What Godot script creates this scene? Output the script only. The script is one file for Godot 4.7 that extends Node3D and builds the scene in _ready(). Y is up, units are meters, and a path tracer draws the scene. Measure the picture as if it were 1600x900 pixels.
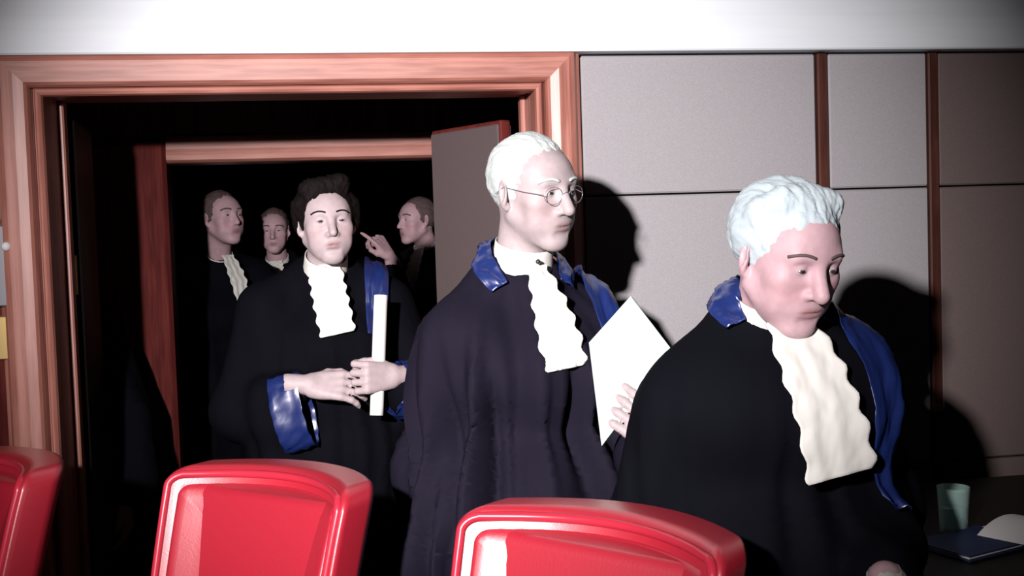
extends Node3D

# ---------------------------------------------------------------- field mesher
class Field:
	var o: Vector3
	var c: float
	var nx: int
	var ny: int
	var nz: int
	var d: PackedFloat32Array
	var T := Transform3D.IDENTITY
	var S := 1.0
	func _init(lo: Vector3, hi: Vector3, cell: float) -> void:
		o = lo
		c = cell
		nx = int(ceil((hi.x - lo.x) / c)) + 1
		ny = int(ceil((hi.y - lo.y) / c)) + 1
		nz = int(ceil((hi.z - lo.z) / c)) + 1
		d.resize(nx * ny * nz)
		d.fill(1.0)
	func _range(lo: Vector3, hi: Vector3) -> PackedInt32Array:
		var a := (lo - o) / c
		var b := (hi - o) / c
		return PackedInt32Array([maxi(0, int(floor(a.x))), mini(nx - 1, int(ceil(b.x))), maxi(0, int(floor(a.y))), mini(ny - 1, int(ceil(b.y))), maxi(0, int(floor(a.z))), mini(nz - 1, int(ceil(b.z)))])
	# tapered capsule; cut = true carves it out
	func cap(pa: Vector3, pb: Vector3, ra: float, rb: float, k: float, cut := false) -> void:
		var a := T * pa
		var b := T * pb
		ra *= S
		rb *= S
		k = maxf(k * S, 0.0001)
		var m := maxf(ra, rb) + k + 2.5 * c
		var mv := Vector3(m, m, m)
		var r := _range(a.min(b) - mv, a.max(b) + mv)
		var ba := b - a
		var l2 := maxf(ba.length_squared(), 1e-9)
		for iz in range(r[4], r[5] + 1):
			var pz := o.z + iz * c - a.z
			for iy in range(r[2], r[3] + 1):
				var py := o.y + iy * c - a.y
				var i := (iz * ny + iy) * nx + r[0]
				var yz := py * ba.y + pz * ba.z
				for ix in range(r[0], r[1] + 1):
					var px := o.x + ix * c - a.x
					var t := clampf((px * ba.x + yz) / l2, 0.0, 1.0)
					var qx := px - ba.x * t
					var qy := py - ba.y * t
					var qz := pz - ba.z * t
					var v := sqrt(qx * qx + qy * qy + qz * qz) - ra - (rb - ra) * t
					var f := d[i]
					if cut:
						v = -v
						var h := maxf(k - absf(f - v), 0.0) / k
						d[i] = maxf(f, v) + h * h * k * 0.25
					else:
						var h := maxf(k - absf(f - v), 0.0) / k
						d[i] = minf(f, v) - h * h * k * 0.25
					i += 1
	func ell(pc: Vector3, pr: Vector3, k: float, cut := false, turn := Basis.IDENTITY) -> void:
		var a := T * pc
		var rr := pr * S
		k = maxf(k * S, 0.0001)
		var bs := T.basis.orthonormalized() * turn
		var inv := bs.transposed()
		var m := maxf(rr.x, maxf(rr.y, rr.z)) + k + 2.5 * c
		var mv := Vector3(m, m, m)
		var r := _range(a - mv, a + mv)
		var i2 := Vector3(1.0 / (rr.x * rr.x), 1.0 / (rr.y * rr.y), 1.0 / (rr.z * rr.z))
		for iz in range(r[4], r[5] + 1):
			for iy in range(r[2], r[3] + 1):
				var i := (iz * ny + iy) * nx + r[0]
				var q := inv * Vector3(o.x + r[0] * c - a.x, o.y + iy * c - a.y, o.z + iz * c - a.z)
				var st := inv.x * c
				for ix in range(r[0], r[1] + 1):
					var q2 := q * q
					var k0 := sqrt(q2.dot(i2))
					var k1 := (q * i2).length()
					var v := k0 * (k0 - 1.0) / maxf(k1, 1e-6)
					if k0 < 0.05:
						v = -minf(rr.x, minf(rr.y, rr.z))
					var f := d[i]
					var vv := -v if cut else v
					var h := maxf(k - absf(f - vv), 0.0) / k
					if cut:
						d[i] = maxf(f, vv) + h * h * k * 0.25
					else:
						d[i] = minf(f, vv) - h * h * k * 0.25
					q += st
					i += 1
	# keep only what lies where n . p < off
	func plane(n: Vector3, off: float) -> void:
		for iz in nz:
			for iy in ny:
				var i := (iz * ny + iy) * nx
				for ix in nx:
					var v := n.x * (o.x + ix * c) + n.y * (o.y + iy * c) + n.z * (o.z + iz * c) - off
					if v > d[i]:
						d[i] = v
					i += 1
	func value(p: Vector3) -> float:
		var q := (p - o) / c
		var x := clampi(int(q.x), 0, nx - 2)
		var y := clampi(int(q.y), 0, ny - 2)
		var z := clampi(int(q.z), 0, nz - 2)
		var fx := clampf(q.x - x, 0, 1)
		var fy := clampf(q.y - y, 0, 1)
		var fz := clampf(q.z - z, 0, 1)
		var i := (z * ny + y) * nx + x
		var s := nx * ny
		var a := lerpf(lerpf(d[i], d[i + 1], fx), lerpf(d[i + nx], d[i + nx + 1], fx), fy)
		var b := lerpf(lerpf(d[i + s], d[i + s + 1], fx), lerpf(d[i + s + nx], d[i + s + nx + 1], fx), fy)
		return lerpf(a, b, fz)
	func grad(p: Vector3) -> Vector3:
		var e := c
		return Vector3(value(p + Vector3(e, 0, 0)) - value(p - Vector3(e, 0, 0)), value(p + Vector3(0, e, 0)) - value(p - Vector3(0, e, 0)), value(p + Vector3(0, 0, e)) - value(p - Vector3(0, 0, e))).normalized()
	func snap(p: Vector3, off: float, only_out := false) -> Vector3:
		for k in 5:
			var v := value(p)
			if only_out and v > off:
				break
			p += grad(p) * clampf(off - v, -0.03, 0.03)
		return p
	func extract(vs: PackedVector3Array, ix: PackedInt32Array) -> Array:
		var vid := PackedInt32Array()
		vid.resize(nx * ny * nz)
		vid.fill(-1)
		var s := nx * ny
		for z in nz - 1:
			for y in ny - 1:
				var i := (z * ny + y) * nx
				for x in nx - 1:
					var v0 := d[i]
					var v1 := d[i + 1]
					var v2 := d[i + nx]
					var v3 := d[i + nx + 1]
					var v4 := d[i + s]
					var v5 := d[i + s + 1]
					var v6 := d[i + s + nx]
					var v7 := d[i + s + nx + 1]
					var n := int(v0 < 0) + int(v1 < 0) + int(v2 < 0) + int(v3 < 0) + int(v4 < 0) + int(v5 < 0) + int(v6 < 0) + int(v7 < 0)
					if n > 0 and n < 8:
						var p := Vector3.ZERO
						var m := 0
						if (v0 < 0) != (v1 < 0):
							p += Vector3(v0 / (v0 - v1), 0, 0); m += 1
						if (v2 < 0) != (v3 < 0):
							p += Vector3(v2 / (v2 - v3), 1, 0); m += 1
						if (v4 < 0) != (v5 < 0):
							p += Vector3(v4 / (v4 - v5), 0, 1); m += 1
						if (v6 < 0) != (v7 < 0):
							p += Vector3(v6 / (v6 - v7), 1, 1); m += 1
						if (v0 < 0) != (v2 < 0):
							p += Vector3(0, v0 / (v0 - v2), 0); m += 1
						if (v1 < 0) != (v3 < 0):
							p += Vector3(1, v1 / (v1 - v3), 0); m += 1
						if (v4 < 0) != (v6 < 0):
							p += Vector3(0, v4 / (v4 - v6), 1); m += 1
						if (v5 < 0) != (v7 < 0):
							p += Vector3(1, v5 / (v5 - v7), 1); m += 1
						if (v0 < 0) != (v4 < 0):
							p += Vector3(0, 0, v0 / (v0 - v4)); m += 1
						if (v1 < 0) != (v5 < 0):
							p += Vector3(1, 0, v1 / (v1 - v5)); m += 1
						if (v2 < 0) != (v6 < 0):
							p += Vector3(0, 1, v2 / (v2 - v6)); m += 1
						if (v3 < 0) != (v7 < 0):
							p += Vector3(1, 1, v3 / (v3 - v7)); m += 1
						vid[i] = vs.size()
						vs.append(o + (Vector3(x, y, z) + p / m) * c)
					i += 1
		for z in range(1, nz - 1):
			for y in range(1, ny - 1):
				var i := (z * ny + y) * nx + 1
				for x in range(1, nx - 1):
					if vid[i] >= 0:
						var ins := d[i] < 0
						if ins != (d[i + 1] < 0):
							_quad(ix, vid[i], vid[i - nx], vid[i - nx - s], vid[i - s], ins)
						if ins != (d[i + nx] < 0):
							_quad(ix, vid[i], vid[i - s], vid[i - s - 1], vid[i - 1], ins)
						if ins != (d[i + s] < 0):
							_quad(ix, vid[i], vid[i - 1], vid[i - 1 - nx], vid[i - nx], ins)
					i += 1
		return [vs, ix]
	func _quad(ix: PackedInt32Array, a: int, b: int, cc: int, e: int, ins: bool) -> void:
		if a < 0 or b < 0 or cc < 0 or e < 0:
			return
		if ins:
			ix.append_array(PackedInt32Array([a, cc, b, a, e, cc]))
		else:
			ix.append_array(PackedInt32Array([a, b, cc, a, cc, e]))

# ---------------------------------------------------------------- helpers
var M := {}
var taken := {}
var drape := FastNoiseLite.new()
var fine := FastNoiseLite.new()

func numbered(called: String) -> String:
	taken[called] = taken.get(called, 0) + 1
	return called if taken[called] == 1 else "%s_%03d" % [called, taken[called] - 1]

func thing(called: String, label: String, category: String, at := Vector3.ZERO, turn := 0.0, group := "") -> Node3D:
	var n := Node3D.new()
	n.name = numbered(called)
	add_child(n)
	n.position = at
	n.rotation.y = turn
	n.set_meta("label", label)
	n.set_meta("category", category)
	if group != "":
		n.set_meta("group", group)
	return n

func setting(called: String) -> Node3D:
	var n := Node3D.new()
	n.name = called
	add_child(n)
	n.set_meta("kind", "structure")
	return n

func mesh_node(called: String, mesh: Mesh, m: Material, parent: Node, at := Vector3.ZERO) -> MeshInstance3D:
	var o := MeshInstance3D.new()
	o.name = called
	o.mesh = mesh
	o.material_override = m
	o.cast_shadow = GeometryInstance3D.SHADOW_CASTING_SETTING_ON
	parent.add_child(o, true)
	o.position = at
	return o

# mesh from shared vertices with smooth normals
func smooth_mesh(vs: PackedVector3Array, ix: PackedInt32Array, cols := PackedColorArray(), uvs := PackedVector2Array()) -> ArrayMesh:
	var ns := PackedVector3Array()
	ns.resize(vs.size())
	for t in range(0, ix.size(), 3):
		var a := vs[ix[t]]
		var n := (vs[ix[t + 2]] - a).cross(vs[ix[t + 1]] - a)
		ns[ix[t]] += n
		ns[ix[t + 1]] += n
		ns[ix[t + 2]] += n
	for i in ns.size():
		ns[i] = ns[i].normalized()
	var ar := []
	ar.resize(Mesh.ARRAY_MAX)
	ar[Mesh.ARRAY_VERTEX] = vs
	ar[Mesh.ARRAY_NORMAL] = ns
	ar[Mesh.ARRAY_INDEX] = ix
	if cols.size() > 0:
		ar[Mesh.ARRAY_COLOR] = cols
	if uvs.size() > 0:
		ar[Mesh.ARRAY_TEX_UV] = uvs
	var am := ArrayMesh.new()
	am.add_surface_from_arrays(Mesh.PRIMITIVE_TRIANGLES, ar)
	return am

# box with chamfered edges
func chamfer_box(sz: Vector3, b: float) -> ArrayMesh:
	var st := SurfaceTool.new()
	st.begin(Mesh.PRIMITIVE_TRIANGLES)
	st.set_smooth_group(-1)
	var h := sz * 0.5
	b = minf(b, minf(h.x, minf(h.y, h.z)) * 0.9)
	var pts := PackedVector3Array()
	for sx in [-1, 1]:
		for sy in [-1, 1]:
			for s_z in [-1, 1]:
				pts.append(Vector3(sx * (h.x - b), sy * (h.y - b), s_z * (h.z - b)))
	var id := func(x, y, z): return (4 if x > 0 else 0) + (2 if y > 0 else 0) + (1 if z > 0 else 0)
	var tri := func(q: Array):
		var n: Vector3 = (q[2] - q[0]).cross(q[1] - q[0])
		var cen: Vector3 = Vector3.ZERO
		for p in q:
			cen += p
		if n.dot(cen) < 0:
			q.reverse()
		for k in range(1, q.size() - 1):
			st.add_vertex(q[0]); st.add_vertex(q[k]); st.add_vertex(q[k + 1])
	var ax := [Vector3(b, 0, 0), Vector3(0, b, 0), Vector3(0, 0, b)]
	for a in 3:
		var u := (a + 1) % 3
		var w := (a + 2) % 3
		for s in [-1, 1]:
			var q := []
			for k in [[-1, -1], [1, -1], [1, 1], [-1, 1]]:
				var v := [0, 0, 0]
				v[a] = s; v[u] = k[0]; v[w] = k[1]
				q.append(pts[id.call(v[0], v[1], v[2])] + ax[a] * s)
			tri.call(q)
		for s1 in [-1, 1]:
			for s2 in [-1, 1]:
				var q := []
				for k in [[-1, 0], [1, 0], [1, 1], [-1, 1]]:
					var v := [0, 0, 0]
					v[a] = k[0]; v[u] = s1; v[w] = s2
					q.append(pts[id.call(v[0], v[1], v[2])] + (ax[u] * s1 if k[1] == 0 else ax[w] * s2))
				tri.call(q)
	for sx in [-1, 1]:
		for sy in [-1, 1]:
			for s_z in [-1, 1]:
				var p: Vector3 = pts[id.call(sx, sy, s_z)]
				tri.call([p + ax[0] * sx, p + ax[1] * sy, p + ax[2] * s_z])
	st.generate_normals()
	return st.commit()

func block(called: String, lo: Vector3, hi: Vector3, m: Material, parent: Node, bevel := 0.003) -> MeshInstance3D:
	return mesh_node(called, chamfer_box(hi - lo, bevel), m, parent, (lo + hi) * 0.5)

# solid of revolution from [radius, height] points
func lathe(prof: Array, seg := 32) -> ArrayMesh:
	var vs := PackedVector3Array()
	var ix := PackedInt32Array()
	for p in prof:
		for k in seg:
			var a := TAU * k / seg
			vs.append(Vector3(cos(a) * p[0], p[1], sin(a) * p[0]))
	for j in prof.size() - 1:
		for k in seg:
			var a := j * seg + k
			var b := j * seg + (k + 1) % seg
			ix.append_array(PackedInt32Array([a, b, a + seg, b, b + seg, a + seg]))
	return smooth_mesh(vs, ix)

# round tube along points
func tube(pts: PackedVector3Array, r: float, seg := 10, closed := false) -> ArrayMesh:
	var vs := PackedVector3Array()
	var ix := PackedInt32Array()
	var n := pts.size()
	var up := Vector3(0.13, 0.27, 0.95).normalized()
	for i in n:
		var t := (pts[(i + 1) % n if closed else mini(i + 1, n - 1)] - pts[(i + n - 1) % n if closed else maxi(i - 1, 0)]).normalized()
		var u := t.cross(up).normalized()
		var w := u.cross(t)
		for k in seg:
			var a := TAU * k / seg
			vs.append(pts[i] + (u * cos(a) + w * sin(a)) * r)
	for i in (n if closed else n - 1):
		for k in seg:
			var a := i * seg + k
			var b := i * seg + (k + 1) % seg
			var e := ((i + 1) % n) * seg
			ix.append_array(PackedInt32Array([a, b, e + k, b, e + (k + 1) % seg, e + k]))
	if not closed:
		for e in [0, n - 1]:
			var cidx := vs.size()
			vs.append(pts[e])
			for k in seg:
				var a: int = e * seg + k
				var b: int = e * seg + (k + 1) % seg
				if e == 0:
					ix.append_array(PackedInt32Array([cidx, b, a]))
				else:
					ix.append_array(PackedInt32Array([cidx, a, b]))
	return smooth_mesh(vs, ix)

# thick sheet from a grid of points and a grid of normals
func sheet(p: Array, nrm: Array, nu: int, nv: int, thick: float) -> ArrayMesh:
	var vs := PackedVector3Array()
	var ix := PackedInt32Array()
	var m := nu * nv
	for i in m:
		vs.append(p[i] + nrm[i] * thick * 0.5)
	for i in m:
		vs.append(p[i] - nrm[i] * thick * 0.5)
	for j in nv - 1:
		for i in nu - 1:
			var a := j * nu + i
			ix.append_array(PackedInt32Array([a, a + nu, a + 1, a + 1, a + nu, a + nu + 1]))
			ix.append_array(PackedInt32Array([m + a, m + a + 1, m + a + nu, m + a + 1, m + a + nu + 1, m + a + nu]))
	var rim := PackedInt32Array()
	for i in nu:
		rim.append(i)
	for j in range(1, nv):
		rim.append(j * nu + nu - 1)
	for i in range(nu - 2, -1, -1):
		rim.append((nv - 1) * nu + i)
	for j in range(nv - 2, 0, -1):
		rim.append(j * nu)
	for k in rim.size():
		var a := rim[k]
		var b := rim[(k + 1) % rim.size()]
		ix.append_array(PackedInt32Array([a, b, m + a, b, m + b, m + a]))
	return smooth_mesh(vs, ix)

func col(r: float, g: float, b: float) -> Color:       # linear base colour -> sRGB for albedo_color
	return Color(r, g, b).linear_to_srgb()

func mat(albedo: Color, rough: float, spec := 0.5, metal := 0.0) -> StandardMaterial3D:
	var m := StandardMaterial3D.new()
	m.albedo_color = albedo
	m.roughness = rough
	m.metallic_specular = spec
	m.metallic = metal
	return m

func bump_image(seed_: int, n: int, sx: float, sy: float, amp: float) -> ImageTexture:
	var fn := FastNoiseLite.new()
	fn.seed = seed_
	fn.frequency = 1.0
	fn.fractal_octaves = 3
	var im := Image.create(n, n, false, Image.FORMAT_RGB8)
	for y in n:
		for x in n:
			var a := TAU * x / n
			var b := TAU * y / n
			var v := 0.5 + amp * fn.get_noise_3d(cos(a) * sx + sin(b) * sy * 0.7, sin(a) * sx + 3.0, cos(b) * sy)
			im.set_pixel(x, y, Color(v, v, v))
	im.bump_map_to_normal_map(4.0)
	return ImageTexture.create_from_image(im)

func grain_image(seed_: int, dark: Color, light: Color, along_y: bool) -> ImageTexture:
	var fn := FastNoiseLite.new()
	fn.seed = seed_
	fn.frequency = 1.0
	fn.fractal_octaves = 4
	var n := 256
	var im := Image.create(n, n, false, Image.FORMAT_RGB8)
	for y in n:
		for x in n:
			var u := x if along_y else y
			var v := y if along_y else x
			var a := TAU * u / n
			var b := TAU * v / n
			var w := fn.get_noise_3d(cos(a) * 3.0, sin(a) * 3.0, sin(b) * 0.35) * 0.8
			w += 0.45 * fn.get_noise_3d(cos(a) * 14.0 + 9.0, sin(a) * 14.0, cos(b) * 0.5)
			im.set_pixel(x, y, dark.lerp(light, clampf(0.5 + w, 0, 1)))
	return ImageTexture.create_from_image(im)

func weave_image(base: Color) -> ImageTexture:
	var r := RandomNumberGenerator.new()
	r.seed = 77
	var n := 128
	var im := Image.create(n, n, false, Image.FORMAT_RGB8)
	for y in n:
		for x in n:
			var t := 0.94 + 0.05 * sin(TAU * x / 4.0) * sin(TAU * y / 4.0) + r.randf_range(-0.05, 0.05)
			im.set_pixel(x, y, Color(base.r * t, base.g * t, base.b * t))
	return ImageTexture.create_from_image(im)

func triplanar(m: StandardMaterial3D, sc: float) -> StandardMaterial3D:
	m.uv1_triplanar = true
	m.uv1_world_triplanar = true
	m.uv1_scale = Vector3.ONE * sc
	return m

func make_materials() -> void:
	drape.seed = 5
	drape.frequency = 1.0
	drape.fractal_octaves = 2
	fine.seed = 11
	fine.frequency = 1.0
	fine.fractal_octaves = 3
	var wood_v := mat(Color.WHITE, 0.46, 0.75)
	wood_v.albedo_texture = grain_image(3, col(0.24, 0.078, 0.054), col(0.46, 0.195, 0.150), true)
	M.wood = triplanar(wood_v, 2.2)
	var wood_h := mat(Color.WHITE, 0.48, 1.0)
	wood_h.albedo_texture = grain_image(3, col(0.24, 0.078, 0.054), col(0.46, 0.195, 0.150), false)
	M.wood_h = triplanar(wood_h, 2.2)
	var dk := mat(Color.WHITE, 0.6, 0.15)
	dk.albedo_texture = grain_image(8, col(0.065, 0.011, 0.010), col(0.15, 0.029, 0.025), true)
	M.red_wood = triplanar(dk, 2.0)
	var strip := mat(Color.WHITE, 0.45, 0.4)
	strip.albedo_texture = grain_image(9, col(0.045, 0.014, 0.010), col(0.09, 0.03, 0.02), true)
	M.strip = triplanar(strip, 2.5)
	var blk := mat(Color.WHITE, 0.5, 0.3)
	blk.albedo_texture = grain_image(12, col(0.006, 0.005, 0.005), col(0.012, 0.009, 0.008), true)
	M.dark_wood = triplanar(blk, 2.0)
	var cloth := mat(Color.WHITE, 0.9, 0.2)
	cloth.albedo_texture = weave_image(col(0.37, 0.36, 0.375))
	M.cloth = triplanar(cloth, 6.0)
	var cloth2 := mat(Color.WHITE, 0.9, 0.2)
	cloth2.albedo_texture = weave_image(col(0.17, 0.132, 0.125))  # same cloth made darker: lamp falloff towards the right put into the colour
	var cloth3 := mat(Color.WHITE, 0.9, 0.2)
	cloth3.albedo_texture = weave_image(col(0.115, 0.088, 0.088))  # door leaf cloth, dimness of grazing light put into its colour
	M.cloth_leaf_shaded = triplanar(cloth3, 6.0)
	M.cloth_shaded = triplanar(cloth2, 6.0)
	var pl := mat(Color.WHITE, 0.85, 0.3)
	pl.albedo_texture = grain_image(21, col(0.76, 0.82, 0.86), col(0.82, 0.88, 0.91), false)
	M.plaster = triplanar(pl, 0.8)
	M.carpet = mat(col(0.03, 0.012, 0.012), 0.95, 0.1)
	var panelling := mat(Color.WHITE, 0.6, 0.2)
	panelling.albedo_texture = grain_image(15, col(0.075, 0.040, 0.030), col(0.13, 0.072, 0.055), true)
	M.dark_wall = triplanar(panelling, 1.6)
	M.skin = mat(Color.WHITE, 0.55, 0.4)
	M.skin.vertex_color_use_as_albedo = true
	M.eye = mat(Color.WHITE, 0.15, 0.5)
	M.eye.vertex_color_use_as_albedo = true
	M.robe_black = mat(col(0.0035, 0.0038, 0.006), 0.8, 0.12)
	M.robe_navy = mat(col(0.0085, 0.007, 0.0145), 0.8, 0.2)
	M.satin = mat(col(0.009, 0.022, 0.12), 0.34, 1.0, 0.1)
	M.satin.clearcoat_enabled = true
	M.satin.clearcoat = 0.35
	M.satin.clearcoat_roughness = 0.3
	M.linen = mat(col(0.66, 0.66, 0.62), 0.85, 0.2)
	M.trouser = mat(col(0.006, 0.006, 0.008), 0.85, 0.2)
	M.shoe = mat(col(0.004, 0.004, 0.004), 0.25, 0.5)
	M.stud = mat(col(0.02, 0.02, 0.02), 0.3, 0.5)
	M.hair_white = mat(col(0.45, 0.50, 0.49), 0.6, 0.3)
	M.hair_silver = mat(col(0.42, 0.50, 0.53), 0.6, 0.3)
	M.hair_dark = mat(col(0.008, 0.006, 0.006), 0.65, 0.15)
	M.hair_grey = mat(col(0.10, 0.07, 0.07), 0.6, 0.3)
	M.leather = mat(col(0.35, 0.009, 0.024), 0.42, 1.0)
	M.leather.clearcoat_enabled = true
	M.leather.clearcoat = 1.0
	M.leather.clearcoat_roughness = 0.36
	M.leather.normal_enabled = true
	M.leather.normal_scale = 0.12
	M.leather.normal_texture = bump_image(31, 256, 9.0, 9.0, 0.35)
	triplanar(M.leather, 5.0)
	M.leather.uv1_world_triplanar = false
	M.piping = mat(col(0.40, 0.02, 0.04), 0.3, 0.5)
	M.folder = mat(col(0.37, 0.47, 0.43), 0.7, 0.3)
	M.paper = mat(col(0.80, 0.80, 0.78), 0.8, 0.2)
	M.brass = mat(col(0.55, 0.40, 0.16), 0.35, 0.5, 0.7)
	M.cream = mat(col(0.55, 0.48, 0.36), 0.6, 0.4)
	M.grey_metal = mat(col(0.20, 0.20, 0.22), 0.45, 0.5, 0.3)
	M.white_enamel = mat(col(0.8, 0.8, 0.8), 0.25, 0.5)
	M.black_metal = mat(col(0.02, 0.02, 0.02), 0.5, 0.5, 0.5)
	M.blue_card = mat(col(0.02, 0.035, 0.09), 0.6, 0.3)
	M.glass = mat(Color(0.75, 0.9, 0.86, 0.28), 0.05, 0.6)
	M.glass.transparency = BaseMaterial3D.TRANSPARENCY_ALPHA
	M.water = mat(Color(0.6, 0.8, 0.78, 0.45), 0.03, 0.6)
	M.water.transparency = BaseMaterial3D.TRANSPARENCY_ALPHA
	M.silver = mat(col(0.45, 0.45, 0.47), 0.3, 0.5, 0.8)
	M.lens = mat(Color(0.9, 0.93, 0.95, 0.12), 0.03, 0.6)
	M.lens.transparency = BaseMaterial3D.TRANSPARENCY_ALPHA

# ---------------------------------------------------------------- people
const LIP := Color(0.36, 0.16, 0.15)

func head_prims(f: Field, sp: Dictionary) -> void:
	var jw: float = sp.get("jaw", 1.0)
	var nose: float = sp.get("nose", 1.0)
	f.ell(Vector3(0, 0.032, -0.016), Vector3(0.075, 0.086, 0.094), 0.02)
	f.ell(Vector3(0, 0.03, 0.04), Vector3(0.062, 0.06, 0.05), 0.03)
	f.ell(Vector3(0, -0.03, 0.03), Vector3(0.060 * jw, 0.082, 0.058), 0.03)
	for s in [-1.0, 1.0]:
		f.cap(Vector3(s * 0.054 * jw, -0.045, 0.0), Vector3(s * 0.016, -0.096, 0.066), 0.017, 0.017, 0.025)
		f.ell(Vector3(s * 0.043, -0.016, 0.058), Vector3(0.023, 0.018, 0.02), 0.022)
		f.ell(Vector3(s * 0.036, -0.052, 0.056), Vector3(0.024, 0.026, 0.022), 0.022)
	f.ell(Vector3(0, -0.097, 0.074), Vector3(0.02, 0.016, 0.016), 0.02)
	f.ell(Vector3(0, -0.058, 0.074), Vector3(0.032, 0.028, 0.02), 0.02)
	f.cap(Vector3(-0.036, 0.030, 0.072), Vector3(0.036, 0.030, 0.0715), 0.0135 * sp.get("ridge", 1.0), 0.0135 * sp.get("ridge", 1.0), 0.016)
	for s in [-1.0, 1.0]:
		f.ell(Vector3(s * 0.031, 0.009, 0.098), Vector3(0.019, 0.0125, 0.018), 0.014, true)
		f.ell(Vector3(s * 0.031, 0.010, 0.0745), Vector3(0.0145, 0.0125, 0.0125), 0.005)
	f.cap(Vector3(0, 0.022, 0.083), Vector3(0, -0.026, 0.101 + 0.008 * nose), 0.0085, 0.0125 * nose, 0.012)
	for s in [-1.0, 1.0]:
		f.ell(Vector3(s * 0.0125, -0.032, 0.092), Vector3(0.009, 0.0075, 0.0095), 0.006)
		f.ell(Vector3(s * 0.0065, -0.040, 0.100), Vector3(0.004, 0.003, 0.005), 0.003, true)
	f.ell(Vector3(0, -0.0575, 0.090), Vector3(0.021, 0.0055, 0.008), 0.006)
	f.ell(Vector3(0, -0.069, 0.088), Vector3(0.018, 0.006, 0.008), 0.006)
	f.cap(Vector3(-0.022, -0.0632, 0.095), Vector3(0.022, -0.0632, 0.095), 0.0022, 0.0022, 0.003, true)
	f.cap(Vector3(-0.014, -0.080, 0.096), Vector3(0.014, -0.080, 0.096), 0.005, 0.005, 0.012, true)
	for s in [-1.0, 1.0]:
		var eb := Basis(Vector3.UP, s * 0.45) * Basis(Vector3.RIGHT, -0.2)
		f.ell(Vector3(s * 0.079, 0.002, -0.010), Vector3(0.008, 0.033, 0.019), 0.006, false, eb)
		f.ell(Vector3(s * 0.086, 0.006, -0.004), Vector3(0.005, 0.019, 0.009), 0.005, true, eb)
		f.ell(Vector3(s * 0.075, -0.026, -0.002), Vector3(0.007, 0.010, 0.008), 0.005)

func face_colour(h: Vector3, skin: Color) -> Color:
	var k := skin
	var cheek := exp(-((absf(h.x) - 0.042) * (absf(h.x) - 0.042) + (h.y + 0.028) * (h.y + 0.028)) / 0.0006) * (1.0 if h.z > 0.02 else 0.0)
	k = k.lerp(Color(skin.r * 0.98, skin.g * 0.80, skin.b * 0.80), 0.55 * cheek)
	var lip := exp(-pow(h.x / 0.021, 4.0) - pow((h.y + 0.063) / 0.011, 4.0)) * (1.0 if h.z > 0.07 else 0.0)
	k = k.lerp(Color(skin.r * 0.62, skin.g * 0.42, skin.b * 0.42), 0.8 * lip)
	return k

func hair_field(f: Field, style: String) -> void:
	match style:
		"short":         # close-cropped, high forehead
			f.ell(Vector3(0, 0.036, -0.020), Vector3(0.0815, 0.093, 0.100), 0.01)
			f.ell(Vector3(0, 0.0, 0.098), Vector3(0.080, 0.094, 0.075), 0.012, true)
			f.ell(Vector3(0, -0.10, 0.03), Vector3(0.12, 0.085, 0.085), 0.012, true)
			f.ell(Vector3(0, -0.135, -0.06), Vector3(0.12, 0.085, 0.085), 0.012, true)
		"wavy":          # swept back with a parting wave
			f.ell(Vector3(0, 0.042, -0.024), Vector3(0.086, 0.094, 0.106), 0.01)
			f.cap(Vector3(-0.045, 0.108, 0.010), Vector3(0.045, 0.108, 0.012), 0.022, 0.024, 0.012)
			f.cap(Vector3(-0.070, 0.080, -0.01), Vector3(-0.05, 0.10, 0.018), 0.022, 0.02, 0.014)
			f.cap(Vector3(0.066, 0.070, -0.01), Vector3(0.052, 0.098, 0.018), 0.022, 0.020, 0.014)
			f.ell(Vector3(0, -0.002, 0.100), Vector3(0.080, 0.090, 0.066), 0.012, true)
			f.ell(Vector3(0, -0.10, 0.03), Vector3(0.12, 0.082, 0.085), 0.012, true)
			f.ell(Vector3(0, -0.135, -0.06), Vector3(0.12, 0.085, 0.085), 0.012, true)
		"full":          # short dark set hair with volume on the crown and over the ears
			f.ell(Vector3(0, 0.042, -0.026), Vector3(0.092, 0.096, 0.104), 0.01)
			f.cap(Vector3(-0.05, 0.108, 0.025), Vector3(0.045, 0.118, 0.03), 0.028, 0.030, 0.02)
			f.cap(Vector3(0.078, 0.06, 0.0), Vector3(0.080, -0.02, -0.02), 0.026, 0.022, 0.02)
			f.cap(Vector3(-0.076, 0.06, -0.01), Vector3(-0.074, 0.0, -0.035), 0.024, 0.02, 0.02)
			f.ell(Vector3(0, -0.018, 0.105), Vector3(0.071, 0.104, 0.074), 0.012, true)
			f.ell(Vector3(0, -0.135, -0.04), Vector3(0.12, 0.085, 0.11), 0.012, true)

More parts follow.
